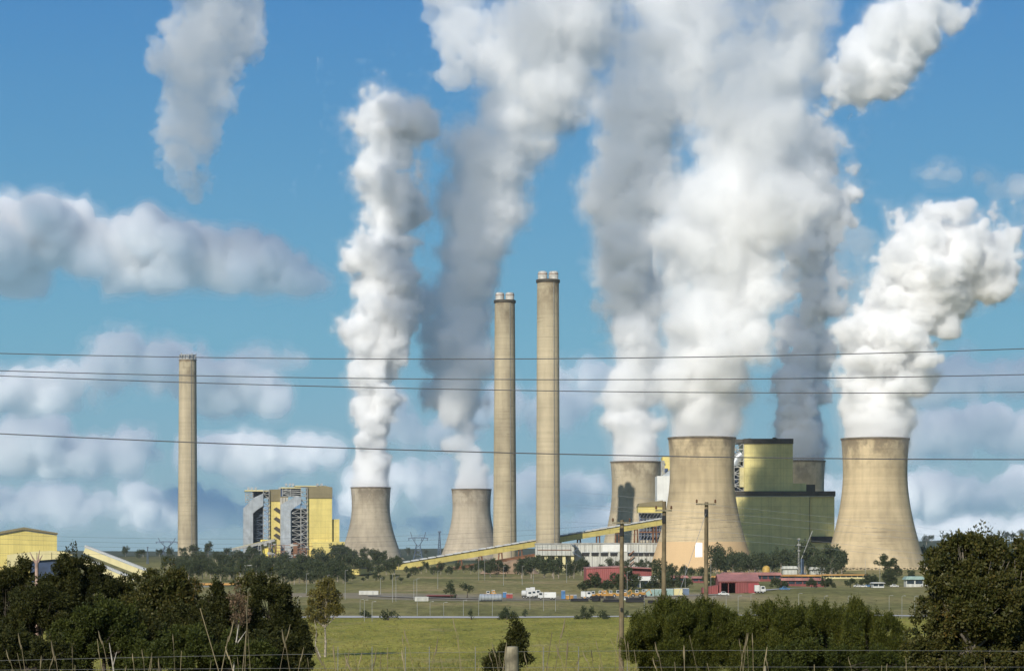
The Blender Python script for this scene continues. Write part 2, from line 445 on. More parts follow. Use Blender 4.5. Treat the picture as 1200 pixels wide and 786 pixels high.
# ------------------------------------------------------------------ cooling towers
def cooling_tower(px, d, ztop, rtop, label, seed, pale=None, base=None, tone=(0.52, 0.41, 0.245)):
    x = PX(px, d); gzv = gz(x, d)
    t = thing('cooling_tower', label, 'cooling tower', (x, d, gzv), 'hyperbolic concrete cooling towers')
    H = ztop - gzv
    zt = H * 0.745; r0 = rtop / 1.055
    rb = base or r0 * 1.62
    a2 = zt * zt / ((rb / r0) ** 2 - 1)
    at = (H - zt) ** 2 / ((rtop / r0) ** 2 - 1)
    R = lambda z: r0 * math.sqrt(1 + (z - zt) ** 2 / (a2 if z < zt else at))
    zz = np.linspace(2.0, H, 44)
    outer = [(R(z), z) for z in zz]
    inner = [(R(z) - 0.7, z) for z in zz[::-1]]
    m = concrete('tower concrete', tone, gzv + H, seed=seed, pale=pale)
    b = MB(); b.lathe(outer + inner, 112, closed=True); b.build('shell', m, t, smooth=True)
    b = MB(); b.lathe([(rtop + 0.55, H - 0.9), (rtop + 0.55, H + 0.35), (rtop - 0.9, H + 0.35), (rtop - 0.9, H - 0.9)], 112, closed=True)
    b.build('rim', paint('stained rim', (0.17, 0.14, 0.10), 0.9, 0.3, 0.15), t)
    b = MB()
    for k in range(44):
        a0 = 2 * math.pi * k / 44
        for s in (-1, 1):
            a1 = a0 + s * math.pi / 44
            b.bar((rb * 1.03 * math.cos(a0), rb * 1.03 * math.sin(a0), 0), (R(2.0) * math.cos(a1) * 0.995, R(2.0) * math.sin(a1) * 0.995, 2.3), 0.9)
    b.build('leg_ring', m, t)
    b = MB(); b.lathe([(rb * 1.06, -1), (rb * 1.06, 0.7), (rb * 1.04, 0.7), (rb * 1.04, -1)], 72, closed=True); b.build('basin_wall', m, t)
    return t, R
cooling_tower(434.5, 3300, PZ(571, 3300), 23.5 / F * 3300, 'lone cooling tower beside the pale boiler houses', 3.0, base=38.0 / F * 3300, tone=(0.44, 0.37, 0.265))
cooling_tower(552.5, 3400, PZ(573, 3400), 23.5 / F * 3400, 'cooling tower just behind the twin concrete chimneys', 17.0, base=37.5 / F * 3400, tone=(0.42, 0.355, 0.26))
cooling_tower(745.5, 2509, PZ(541, 2509), 30.0 / F * 2509, 'cooling tower carrying the shadow of a chimney on its face', 31.0, tone=(0.49, 0.41, 0.275))
cooling_tower(938, 2560, PZ(540, 2560), 29 / F * 2560, 'shaded cooling tower mostly hidden behind the dark green boiler house', 44.0)
cooling_tower(1025.5, 1971, PZ(514, 1971), 39.5 / F * 1971, 'cooling tower nearest the big gum, stained with dark horizontal streaks', 70.0)
big, bigR = cooling_tower(822.5, 1956, PZ(513, 1956), 39.5 / F * 1956, 'cooling tower with a pale peach band round its base', 58.0, pale=(PZ(634.5, 1956), (0.62, 0.42, 0.22)), base=62.0 / F * 1956)
# sun glare painted as a bright patch on the peach band, following the curve of the shell
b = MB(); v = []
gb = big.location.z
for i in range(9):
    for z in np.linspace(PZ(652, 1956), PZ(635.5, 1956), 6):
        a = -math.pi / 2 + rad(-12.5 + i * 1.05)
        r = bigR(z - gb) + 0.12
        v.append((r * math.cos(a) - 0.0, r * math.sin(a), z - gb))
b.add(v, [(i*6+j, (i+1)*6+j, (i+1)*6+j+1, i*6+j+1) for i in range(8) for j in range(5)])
patch = b.build('glare_patch', paint('painted glare', (0.82, 0.80, 0.74), 0.35, 0.03, 0.2), big, smooth=True)

# ------------------------------------------------------------------ chimneys
def chimney(px, d, ztop, rt, rb, label, flues, seed, group):
    x = PX(px, d); g = gz(x, d); H = ztop - g
    t = thing('chimney', label, 'chimney', (x, d, g), group)
    m = concrete('chimney concrete', (0.46, 0.385, 0.255), g + H - 1.0, seed=seed)
    zz = np.linspace(-1, H, 60)
    b = MB(); b.lathe([(rb + (rt - rb) * (max(z, 0) / H) ** 0.8, z) for z in zz], 64); b.build('shaft', m, t, smooth=True)
    if flues:
        b = MB(); b.lathe([(rt + 0.05, H - 2.6), (rt + 0.9, H - 2.4), (rt + 0.9, H - 0.3), (rt + 0.9, H), (rt - 0.5, H), (rt - 0.5, H - 2.6)], 64, closed=True); b.build('cap_ring', DARKROOF, t)
        for i, (ux, uy) in enumerate(((-0.5, -0.46), (0.5, -0.46), (-0.5, 0.46), (0.5, 0.46))):
            b = MB(); b.lathe([(rt * 0.43, H), (rt * 0.43, H + 5.0), (rt * 0.41, H + 6.2), (rt * 0.30, H + 7.0), (rt * 0.28, H + 6.6)], 28, c=(rt * ux, rt * uy, 0))
            fl = b.build('flue', paint('flue lining white', (0.50, 0.48, 0.43), 0.6, 0.18, 0.3, streak=0.3), t, smooth=True)
            b = MB(); b.lathe([(rt * 0.445, H + 4.3), (rt * 0.445, H + 4.8), (rt * 0.43, H + 4.8), (rt * 0.43, H + 4.3)], 28, c=(rt * ux, rt * uy, 0), closed=True); b.build('band', RUST, fl)
    else:
        b = MB(); b.lathe([(rt + 0.25, H - 1.2), (rt + 0.7, H - 1.0), (rt + 0.7, H - 0.4), (rt - 0.4, H - 0.4), (rt - 0.4, H - 1.2)], 48, closed=True); b.build('cap_ring', PALESTEEL, t)
        b = MB(); b.lathe([(rt * 0.78, H), (rt * 0.78, H + 5.5), (rt * 0.70, H + 5.5), (rt * 0.70, H)], 40, closed=True); b.build('flue', SILVER, t, smooth=True)
        b = MB()
        for k in range(14):
            a = 2 * math.pi * k / 14
            p = (rt * 0.96 * math.cos(a), rt * 0.96 * math.sin(a))
            b.bar((*p, H - 0.5), (*p, H + (7.5 if k % 3 == 0 else 5.6)), 0.7)
        b.lathe([(rt * 0.99, H + 4.6), (rt * 0.99, H + 5.4), (rt * 0.93, H + 5.4), (rt * 0.93, H + 4.6)], 40, closed=True)
        b.build('crown_frame', PALESTEEL, t)
    # ladder cage up the shaft, platforms
    b = MB()
    a = rad(-60)
    for k in range(40):
        z0, z1 = H * k / 40, H * (k + 1) / 40
        r0 = rb + (rt - rb) * (z0 / H) ** 0.8 + 0.35; r1 = rb + (rt - rb) * (z1 / H) ** 0.8 + 0.35
        b.bar((r0 * math.cos(a), r0 * math.sin(a), z0), (r1 * math.cos(a), r1 * math.sin(a), z1), 0.35)
    b.build('ladder', PALESTEEL, t)
    return t
chimney(220, 2820, PZ(421, 2820), 10.6, 12.3, 'lone tall chimney beside the pale boiler houses, topped with a ring of posts', False, 5.0, None)
chimney(591.6, 2195, PZ(352, 2195), 9.6, 11.5, 'shorter of the twin concrete chimneys with white flues, on the side of the narrow plumes', True, 23.0, 'twin concrete chimneys')
chimney(642.2, 2023, PZ(328, 2023), 9.6, 10.8, 'taller of the twin concrete chimneys with white flues, rising behind the grey hall', True, 41.0, 'twin concrete chimneys')

def lattice(b, x0, x1, z0, z1, y, n, w, deep=None, side=False):
    """A cross-braced frame between two posts."""
    dz = (z1 - z0) / n
    for yy in ([y] if deep is None else [y, y + deep]):
        b.bar((x0, yy, z0), (x0, yy, z1), w); b.bar((x1, yy, z0), (x1, yy, z1), w)
        for k in range(n + 1):
            b.bar((x0, yy, z0 + k*dz), (x1, yy, z0 + k*dz), w * 0.8)
            if k < n:
                a, c = (x0, x1) if k % 2 else (x1, x0)
                b.bar((a, yy, z0 + k*dz), (c, yy, z0 + (k+1)*dz), w * 0.6)
    if deep:
        for k in range(n + 1):
            for xx in (x0, x1):
                b.bar((xx, y, z0 + k*dz), (xx, y + deep, z0 + k*dz), w * 0.7)

# ------------------------------------------------------------------ the far boiler houses
D = 2820.0
def zx(v): return PX(260 + v / 6.55, D)
def zy(v): return PZ(550 + v / 6.55, D)
def roof_drums(parent, xs, z, y):
    for q in xs:
        b = MB(); b.tube([(q, y, z + 2.2), (q, y + 5, z + 2.2)], 1.7, 14); b.box(q - 1.3, q + 1.3, y + 1, y + 4, z, z + 1.2)
        b.build('roof_drum', SILVER, parent, smooth=True)
base = zy(690) - 8
bh = thing('boiler_house', 'yellow boiler house with brown top and silver arched duct, nearest the lone cooling tower', 'boiler house', (zx(750), D, base), 'yellow boiler houses of the far plant')
def bx(b, x0, x1, y0, y1, t0, t1, o):
    """A box by crop columns and rows, in the frame of thing O (t0 and t1 are depths behind its front)."""
    b.box(zx(x0) - o.location.x, zx(x1) - o.location.x, t0, t1, zy(y1) - o.location.z, zy(y0) - o.location.z)
def L(o, x, y, t): return (zx(x) - o.location.x, t, zy(y) - o.location.z)
b = MB(); bx(b, 658, 846, 220, 760, 0, 60, bh); b.build('wall', YELLOW, bh)
b = MB(); bx(b, 846.5, 903, 380, 760, 4, 60, bh); b.build('side_annex', YELLOW, bh)
b = MB(); bx(b, 690, 938, 553, 780, -14, -0.3, bh); b.build('front_annex', YELLOW, bh)
b = MB(); b.prism([(p[0], p[2]) for p in (L(bh, 655, 219.5, 0), L(bh, 848, 219.5, 0), L(bh, 848, 136, 0), L(bh, 790, 124, 0), L(bh, 655, 134, 0))], -1.0, 61); b.build('roof_house', OCHRE, bh)
b = MB(); bx(b, 560, 800, 122, 128, 8, 52, bh); b.build('roof_deck', CREAM, bh)
# silver arched duct: a leg that turns over into a sloping head
b = MB()
out = [L(bh, 455, 700, 0), L(bh, 530, 700, 0), L(bh, 528, 320, 0), L(bh, 560, 290, 0), L(bh, 606, 262, 0), L(bh, 610, 225, 0), L(bh, 590, 205, 0), L(bh, 560, 208, 0), L(bh, 455, 268, 0)]
b.prism([(p[0], p[2]) for p in out], -6, 14); b.build('arched_duct', SILVER, bh)
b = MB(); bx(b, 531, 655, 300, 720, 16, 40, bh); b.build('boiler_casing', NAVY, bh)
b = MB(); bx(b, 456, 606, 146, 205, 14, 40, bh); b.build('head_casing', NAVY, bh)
b = MB()
for x0, x1, z0, z1, n in ((535, 605, 700, 300, 12), (608, 655, 720, 138, 18)):
    p, q = L(bh, x0, z0, 0), L(bh, x1, z1, 0); lattice(b, p[0], q[0], p[2], q[2], -3, n, 0.9, 12)
p, q = L(bh, 468, 205, 0), L(bh, 608, 140, 0); lattice(b, p[0], q[0], p[2], q[2], 2, 4, 0.8, 10); 
p, q = L(bh, 468, 205, 0), L(bh, 530, 140, 0); lattice(b, p[0], q[0], p[2], q[2], 1, 3, 0.8, 10)
b.build('lift_frame', PALESTEEL, bh)
b = MB(); bx(b, 548, 580, 560, 700, -4, 6, bh); b.build('brown_silo', RUST, bh)
roof_drums(bh, [L(bh, v, 0, 0)[0] for v in (496, 525, 548, 735, 766)], L(bh, 0, 128, 0)[2], 6)
b = MB(); bx(b, 455, 610, 136, 144, 0, 44, bh); b.build('top_deck', CREAM, bh)

bg2 = thing('boiler_house', 'yellow boiler house with dark slanted louvres and blue steel frame, nearest the lone chimney', 'boiler house', (zx(300), D + 70, base), 'yellow boiler houses of the far plant')
D2 = D; 
b = MB(); bx(b, 318, 404, 235, 720, 0, 55, bg2); b.build('wall', YELLOW, bg2)
b = MB(); b.prism([(p[0], p[2]) for p in (L(bg2, 316, 234.5, 0), L(bg2, 466, 234.5, 0), L(bg2, 466, 150, 0), L(bg2, 435, 138, 0), L(bg2, 316, 142, 0))], -1, 56); b.build('roof_house', OCHRE, bg2)
b = MB()
for k in (402, 424, 446): bx(b, k, k + 19, 206, 640, -4, 8, bg2)
bx(b, 401, 466, 240, 700, 8.5, 40, bg2); b.build('pale_stack', paint('pale grey stack', (0.46, 0.44, 0.38), 0.7, 0.1, 0.1, streak=0.3), bg2)
for k, yy in enumerate((285, 360, 435, 490)):
    b = MB(); b.prism([(p[0], p[2]) for p in (L(bg2, 350, yy + 12, 0), L(bg2, 400, yy + 46, 0), L(bg2, 400, yy + 14, 0), L(bg2, 372, yy - 4, 0))], -2.5, -0.3); b.build('louvre', DARKROOF, bg2)
b = MB()
out = [L(bg2, 114, 640, 0), L(bg2, 190, 640, 0), L(bg2, 190, 330, 0), L(bg2, 225, 300, 0), L(bg2, 270, 270, 0), L(bg2, 270, 172, 0), L(bg2, 200, 205, 0), L(bg2, 114, 290, 0)]
b.prism([(p[0], p[2]) for p in out], -6, 20); b.build('arched_duct', SILVER, bg2)
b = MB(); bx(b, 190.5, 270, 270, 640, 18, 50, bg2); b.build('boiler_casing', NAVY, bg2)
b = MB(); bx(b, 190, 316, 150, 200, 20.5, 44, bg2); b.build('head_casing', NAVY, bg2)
b = MB()
p, q = L(bg2, 192, 630, 0), L(bg2, 268, 310, 0); lattice(b, p[0], q[0], p[2], q[2], 2, 9, 0.8, 14)
b.build('boiler_frame', STEEL, bg2)
b = MB()
p, q = L(bg2, 271, 640, 0), L(bg2, 316, 148, 0); lattice(b, p[0], q[0], p[2], q[2], -3, 16, 0.9, 12)
p, q = L(bg2, 132, 240, 0), L(bg2, 190, 168, 0); lattice(b, p[0], q[0], p[2], q[2], 2, 4, 0.8, 12)
b.build('lift_frame', PALESTEEL, bg2)
b = MB(); bx(b, 126, 316, 146, 156, 0, 46, bg2); b.build('top_deck', CREAM, bg2)
roof_drums(bg2, [L(bg2, v, 0, 0)[0] for v in (156, 182, 212, 400, 424)], L(bg2, 0, 146, 0)[2], 6)

bh.rotation_euler.z = rad(6.6); bg2.rotation_euler.z = rad(7.4)

# coal conveyor and plant at the foot of the far boiler houses
def gallery(name, label, cat, p0, p1, w, h, side, roof, group=None, legs=0, legmat=None, stripes=0, legto=None):
    """An inclined covered conveyor from p0 to p1 with roof, glazing posts and trestles. Points are the middle of its floor."""
    a, c = Vector(p0), Vector(p1)
    t = thing(name, label, cat, a, group)
    q = c - a
    b = MB(); b.bar((0, 0, h / 2), q + Vector((0, 0, h / 2)), w, h); b.build('gallery', side, t)
    b = MB(); b.bar((0, 0, h + 0.25), q + Vector((0, 0, h + 0.25)), w + 0.7, 0.45); rf = b.build('roof', roof, t)
    if stripes:
        b = MB()
        for k in range(stripes):
            for e in (0.0,):
                s0 = q * ((k + 0.10) / stripes); s1 = q * ((k + 0.72) / stripes)
                up = Vector((0, 0, h + 0.95)); b.bar(s0 + up, s1 + up, w * 0.85, 0.9)
        b.build('roof_panel', WHITEWALL, rf)
    if legs:
        for k in range(legs):
            f = (k + 0.6) / legs
            s = q * f
            g = (gz(a.x + s.x, a.y + s.y) if legto is None else legto) - a.z
            if s.z - g < 2: continue
            b = MB()
            for e in (-1, 1):
                b.bar((s.x - 1.2, s.y + e * w * 0.4, s.z), (s.x - 2.2, s.y + e * w * 0.6, g - 1), 0.9)
                b.bar((s.x + 1.2, s.y + e * w * 0.4, s.z), (s.x + 2.2, s.y + e * w * 0.6, g - 1), 0.9)
                b.bar((s.x - 1.9, s.y + e * w * 0.5, s.z * 0.5 + g * 0.5), (s.x + 1.9, s.y + e * w * 0.5, s.z * 0.6 + g * 0.4), 0.6)
            b.bar((s.x, s.y - w * 0.62, s.z - 0.5), (s.x, s.y + w * 0.62, s.z - 0.5), 3.2, 0.8)
            b.build('trestle', legmat, t)
    return t
gallery('conveyor', 'low cream conveyor climbing to the yellow wall of the far boiler house', 'conveyor', (PX(272, 2780), 2780, PZ(645.5, 2780)), (PX(322, 2780), 2780, PZ(634, 2780)), 5, 3.0, PALESTEEL, CREAM, legs=4, legmat=PALESTEEL)
gallery('conveyor', 'cream roofed conveyor climbing out of the trees past the foot of the lone chimney', 'conveyor', (PX(178, 2700), 2700, PZ(670, 2700)), (PX(216, 2700), 2700, PZ(658, 2700)), 5, 3.0, PALESTEEL, CREAM, legs=2, legmat=PALESTEEL)
th = thing('transfer_house', 'small bright yellow transfer house at the foot of the far boiler house', 'transfer house', (PX(316, 2785), 2785, gz(PX(316, 2785), 2785)))
z0 = th.location.z
b = MB(); b.box(-11, 7, 0, 14, -2, PZ(632, 2785) - z0); b.build('wall', paint('bright yellow panel', (0.74, 0.60, 0.12), 0.5, 0.05, 0.1), th)
b = MB(); b.box(-9, -3, -0.3, -0.02, PZ(636.5, 2785) - z0, PZ(633, 2785) - z0); b.build('opening', DARKIN, th)
rng = random.Random(8)
eq = thing('pipework', 'tangle of pale pipes, tanks and decks below the far boiler houses', 'pipework', (PX(330, 2770), 2770, gz(PX(330, 2770), 2770)))
e0 = eq.location
b = MB()
for k in range(40):
    x = rng.uniform(PX(308, 2770), PX(362, 2770)) - e0.x; z = rng.uniform(PZ(662, 2770), PZ(638, 2770)) - e0.z
    s = rng.uniform(1.0, 3.2); y = rng.uniform(-8, 8)
    if k % 3: b.box(x - s, x + s, y, y + s, z, z + s * rng.uniform(0.6, 1.4))
    else: b.tube([(x - s * 1.6, y, z), (x, y, z + 1), (x + s * 1.4, y, z + rng.uniform(-2, 2))], s * 0.35, 8)
b.build('tank_cluster', PALESTEEL, eq)
b = MB()
for k in range(14):
    x = rng.uniform(PX(308, 2770), PX(362, 2770)) - e0.x; zt = rng.uniform(PZ(650, 2770), PZ(637, 2770)) - e0.z
    b.bar((x, 0, -1), (x, 0, zt), 0.7); b.bar((x - 7, 0, zt), (x + 7, 0, zt), 0.6)
b.build('support_frame', RUST, eq)

# ------------------------------------------------------------------ the big near boiler house behind the towers
D = 2160.0
def cxp(v): return PX(700 + v / 3.93, D)
def cyp(v): return PZ(490 + v / 3.93, D)
g0 = gz(cxp(860), D)
bh = thing('boiler_house', 'huge stepped green-yellow boiler house with dark parapets, standing behind the cooling towers', 'boiler house', (cxp(860), D, g0))
def bq(b, x0, x1, y0, y1, t0, t1):
    b.box(cxp(x0) - bh.location.x, cxp(x1) - bh.location.x, t0, t1, (cyp(y1) if y1 is not None else g0 - 1) - g0, cyp(y0) - g0)
b = MB(); bq(b, 632, 978, 358, None, 0, 60); bq(b, 978.6, 1093, 358, None, 1.2, 60); b.build('lower_wall', LIFTEDYELLOW, bh)
b = MB(); bq(b, 630, 1096, 335, 357.6, -1.2, 61); b.build('lower_parapet', DARKROOF, bh)
b = MB(); bq(b, 680, 904, 116, 334.6, 6, 58); bq(b, 904.4, 967, 298, 334.6, 8, 58); b.build('upper_wall', LIFTEDYELLOW, bh)
b = MB(); bq(b, 678, 906, 92, 115.6, 5, 59); b.build('upper_parapet', DARKROOF, bh)
b = MB(); bq(b, 640, 677.6, 94, 110, 8, 50); b.build('bridge_deck', DARKROOF, bh)
b = MB(); bq(b, 968, 1010, 303, 334.6, 10, 40); b.build('roof_box', DARKROOF, bh)
b = MB(); bq(b, 985, 1083, 543, 571, -0.4, 0.9); b.build('opening', DARKIN, bh)
b = MB(); bq(b, 632, 1094, 357.7, 361, -0.5, -0.1); b.build('white_flashing', WHITEWALL, bh)
b = MB(); bq(b, 976.5, 979, 362, None, -0.6, -0.05); b.build('downpipe', OCHRE, bh)
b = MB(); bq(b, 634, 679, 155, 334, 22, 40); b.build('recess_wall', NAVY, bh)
b = MB(); bq(b, 660, 679.5, 225, 315, 8, 21); b.build('lift_shaft', CREAM, bh)
b = MB()
for x0, x1, z0, z1, n in ((634, 678, 334, 112, 8),):
    lattice(b, cxp(x0) - bh.location.x, cxp(x1) - bh.location.x, cyp(z0) - g0, cyp(z1) - g0, 10, n, 1.0, 8)
b.build('stair_frame', PALESTEEL, bh)
b = MB()
pts = [(cxp(636) - bh.location.x, 14, cyp(215) - g0), (cxp(652) - bh.location.x, 14, cyp(180) - g0), (cxp(672) - bh.location.x, 14, cyp(165) - g0)]
b.tube(pts, 5.0, 16); b.build('round_duct', SILVER, bh, smooth=True)
for x, w, h in ((712, 5, 5), (828, 6, 9), (838, 3, 6), (790, 3, 3)):
    b = MB(); bq(b, x - w, x + w, 92 - h, 91.8, 20, 30); b.build('roof_vent', DARKROOF, bh)
# duct house and transfer tower between the two near towers
D = 2170.0
g0 = gz(cxp(300), D)
dh = thing('duct_house', 'white duct house with yellow top between the two nearer cooling towers', 'duct house', (cxp(305), D, g0))
def dq(b, o, x0, x1, y0, y1, t0, t1): b.box(cxp(x0) - o.location.x, cxp(x1) - o.location.x, t0, t1, (cyp(y1) if y1 is not None else o.location.z - 1) - o.location.z, cyp(y0) - o.location.z)
b = MB(); dq(b, dh, 275, 345, 265, None, 0, 30); b.build('casing', WHITEWALL, dh)
b = MB(); b.prism([(cxp(x) - dh.location.x, cyp(y) - g0) for x, y in ((300, 264.6), (345, 264.6), (345, 222), (338, 235))], 2, 26); b.build('sloping_duct', SILVER, dh)
b = MB(); dq(b, dh, 309, 350, 172, 264, 27, 50); b.build('back_tower', YELLOW, dh)
b = MB(); dq(b, dh, 313, 322, 202, 212, 26.4, 26.95); dq(b, dh, 318, 334, 226, 246, 26.4, 26.95); b.build('opening', NAVY, dh)
b = MB()
lattice(b, cxp(298) - dh.location.x, cxp(309) - dh.location.x, cyp(264) - g0, cyp(195) - g0, 4, 5, 0.8, 8); b.build('stair_frame', PALESTEEL, dh)
D = 2120.0
g0 = gz(cxp(250), D)
tt = thing('transfer_tower', 'transfer tower with yellow band and open glazed frame at the head of the long conveyor', 'transfer tower', (cxp(250), D + 14, g0))
b = MB(); dq(b, tt, 192, 305, 405, 433, 0, 26); b.build('yellow_band', YELLOW, tt)
b = MB(); b.prism([(cxp(x) - tt.location.x, cyp(y) - g0) for x, y in ((190, 404.6), (306, 404.6), (306, 376), (196, 390))], -1, 27); b.build('roof', OCHRE, tt)
b = MB(); dq(b, tt, 200, 300, 433.5, 560, 9, 20); b.build('core', NAVY, tt)
b = MB()
xs = np.linspace(195, 303, 8)
for u, w in zip(xs[:-1], xs[1:]):
    lattice(b, cxp(u) - tt.location.x, cxp(w) - tt.location.x, cyp(590) - g0, cyp(434) - g0, 0.5, 6, 0.5)
b.build('frame', PALESTEEL, tt)
b = MB(); dq(b, tt, 196, 302, 470, 476, -0.5, 0.2); dq(b, tt, 196, 302, 520, 526, -0.5, 0.2); b.build('deck', RUST, tt)
b = MB()
for u in (200, 226, 250, 276, 298): b.bar((cxp(u) - tt.location.x, 3, -1), (cxp(u) - tt.location.x, 3, cyp(560) - g0), 1.4)
b.build('support_leg', PALESTEEL, tt)
# the long conveyor
p0 = (PX(452, 1985), 1985, PZ(670, 1985)); p1 = (PX(776, 2110), 2110, PZ(614.5, 2110))
gallery('conveyor', 'long yellow conveyor with white roof panels climbing to the transfer tower', 'conveyor', p0, p1, 6.5, 5.0, YELLOW, DARKROOF, legs=14, legmat=RUST, stripes=34)
gallery('conveyor', 'low tail of the long yellow conveyor running into the gum trees', 'conveyor', (PX(416, 1640), 1640, PZ(673, 1640)), (PX(451, 1980), 1980, PZ(669.5, 1980)), 6.0, 4.0, YELLOW, DARKROOF, legs=3, legmat=RUST)
p0 = (PX(530, 1970), 1970, PZ(668, 1970)); p1 = (PX(626, 1990), 1990, PZ(652, 1990))
gallery('conveyor', 'rusty pipe bridge running beneath the long yellow conveyor', 'pipe bridge', p0, p1, 4.0, 2.2, RUST, RUST, legs=6, legmat=PALESTEEL)

# ------------------------------------------------------------------ grey halls in front of the chimneys
D = 1960.0
def hall(name, label, cat, x0, x1, ytop, ybot, d, deep, wall, roof=None, group=None):
    g = gz(PX((x0 + x1) / 2, d), d)
    o = thing(name, label, cat, (PX((x0 + x1) / 2, d), d, g), group)
    hw = (x1 - x0) / 2 / F * d
    b = MB(); b.box(-hw, hw, 0, deep, (PZ(ybot, d) - g) if ybot else -1, PZ(ytop, d) - g); b.build('wall', wall, o)
    if roof:
        b = MB(); b.box(-hw - 0.5, hw + 0.5, -0.6, deep + 0.6, PZ(ytop, d) - g + 0.01, PZ(ytop, d) - g + 1.0); b.build('roof', roof, o)
    return o, g
h1, g = hall('precipitator_hall', 'pale grey hall on open legs at the foot of the taller twin chimney', 'industrial hall', 627.5, 673, 637.5, 650.5, 1960, 46, GREYWALL, PALESTEEL)
b = MB()
for px in (629, 640, 652, 661, 671):
    for t in (2, 40): b.box(PX(px, D) - h1.location.x - 1.3, PX(px, D) - h1.location.x + 1.3, t, t + 2.6, -1, PZ(650.5, D) - g - 0.02)
b.build('support_leg', CREAM, h1)
b = MB(); 
for px in (634, 646, 657, 667):
    x = PX(px, D) - h1.location.x; b.lathe([(3.2, 14), (0.8, 6.5), (0.6, 3)], 12, c=(x, 20, 0))
b.build('hopper', SILVER, h1)
b = MB(); b.box(-15, 14, -0.4, -0.05, PZ(644.5, D) - g, PZ(643.6, D) - g); b.build('cable_tray', RUST, h1)
b = MB()
for px in np.arange(630, 673, 5.5):
    x = PX(px, D) - h1.location.x; b.bar((x, -0.25, PZ(650, D) - g), (x, -0.25, PZ(638, D) - g), 0.3)
b.build('wall_rib', PALESTEEL, h1)
b = MB(); 
for x0, z0, x1, z1 in ((669, 637, 678, 642), (678, 642, 671, 647), (671, 647, 680, 652)):
    b.bar((PX(x0, D) - h1.location.x, -2.5, PZ(z0, D) - g), (PX(x1, D) - h1.location.x, -2.5, PZ(z1, D) - g), 1.2, 0.6)
b.build('stair', STEEL, h1)
h2, g = hall('turbine_hall', 'long grey turbine hall with a row of dark vents, beneath the transfer tower', 'industrial hall', 674, 786, 637, None, 1980, 40, GREYWALL, PALESTEEL)
D = 1980.0
b = MB(); b.box(PX(706, D) - h2.location.x, PX(735, D) - h2.location.x, -0.6, -0.05, PZ(646, D) - g, PZ(637.5, D) - g); b.build('white_panel', WHITEWALL, h2)
for px in (686, 697, 708, 719, 738, 744.5, 751, 757.5, 764):
    x = PX(px, D) - h2.location.x
    wide = 2.9 if px < 730 else 1.9
    b = MB(); b.box(x - wide, x + wide, -1.2, -0.1, PZ(650.6, D) - g, PZ(647.2, D) - g); v = b.build('vent', DARKIN, h2)
    b = MB(); b.box(x - wide - .3, x + wide + .3, -1.8, -0.1, PZ(647.2, D) - g + .02, PZ(646.6, D) - g); b.build('hood', SILVER, v)
b = MB()
for k, zz in enumerate((668, 662, 656, 650)):
    b.bar((PX(737, D) - h2.location.x, -2, PZ(zz, D) - g), (PX(743, D) - h2.location.x, -2, PZ(zz - 5, D) - g), 0.8)
b.build('stair', RUST, h2)
b = MB()
for px in np.arange(676, 786, 9):
    x = PX(px, D) - h2.location.x; b.bar((x, -0.3, 0), (x, -0.3, PZ(637.6, D) - g), 0.4)
b.build('wall_rib', PALESTEEL, h2)
mound = MB()
gx, gy = PX(597, 1700), 1700
vv, ff = [], []
for j in range(9):
    for i in range(25):
        u = i / 24 * 2 - 1; w = j / 8 * 2 - 1
        hgt = 9.5 * max(0, (1 - abs(u) ** 2.4)) * max(0, 1 - abs(w) ** 2) * (1 + 0.12 * math.sin(7 * u + 3 * w))
        vv.append((u * 22, w * 14, hgt - 0.3))
for j in range(8):
    for i in range(24): ff.append((j*25+i, j*25+i+1, (j+1)*25+i+1, (j+1)*25+i))
mound.add(vv, ff)
tag(mound.build('earth_mound', EARTH, smooth=True, loc=(gx, gy, gz(gx, gy))), 'long bare earth mound among trees below the yellow conveyor', 'earth mound')

# ------------------------------------------------------------------ yellow shed and conveyors behind the dark trees
D = 1500.0
g = gz(PX(30, D), D)
sh = thing('coal_shed', 'large yellow gabled shed with grey roof behind the dark trees', 'shed', (PX(29, D), D, g))
def s_(px, py): return (PX(px, D) - sh.location.x, PZ(py, D) - g)
b = MB(); b.prism([(s_(-14, 0)[0], -1), (s_(66, 0)[0], -1), s_(66, 626), s_(28, 620.5), s_(-14, 628.5)], 0, 90); b.build('wall', YELLOW, sh)
b = MB(); b.prism([s_(-15, 628.3), s_(28, 620.3), s_(67, 625.8), s_(67, 624.0), s_(28, 617.4), s_(-15, 625.4)], -1.5, 92); b.build('roof', OCHRE, sh)
b = MB(); b.prism([s_(-14, 629.4), s_(28, 621.6), s_(66, 627.0), s_(66, 626.2), s_(28, 620.7), s_(-14, 628.6)], -0.35, -0.05); b.build('white_barge', WHITEWALL, sh)
sh.rotation_euler.z = rad(12.2)
D = 1380.0
g = gz(PX(40, D), D)
lp = thing('coal_bunker', 'pale curved coal bunker with dark blue underside in front of the yellow shed', 'bunker', (PX(40, D), D, g))
def l_(px, py): return (PX(px, D) - lp.location.x, PZ(py, D) - g)
b = MB(); b.prism([l_(9, 664), l_(30, 661), l_(36, 657), l_(75, 654), l_(85, 650), l_(76, 646), l_(60, 645.2), l_(40, 646), l_(9, 650)], 0, 24); b.build('upper_casing', CREAM, lp)
b = MB(); b.prism([(l_(36, 0)[0], -1), (l_(72, 0)[0], -1), l_(72, 654.5), l_(36, 657.3)], 2, 22); b.build('lower_casing', NAVY, lp)
for px in (26, 43, 60):
    b = MB(); b.box(l_(px, 0)[0] - 0.15, l_(px, 0)[0] + 0.15, -0.25, -0.03, l_(0, 660 if px < 30 else 655.5)[1], l_(0, 647.0)[1]); b.build('panel_joint', OCHRE, lp)
lp.rotation_euler.z = rad(12.0)
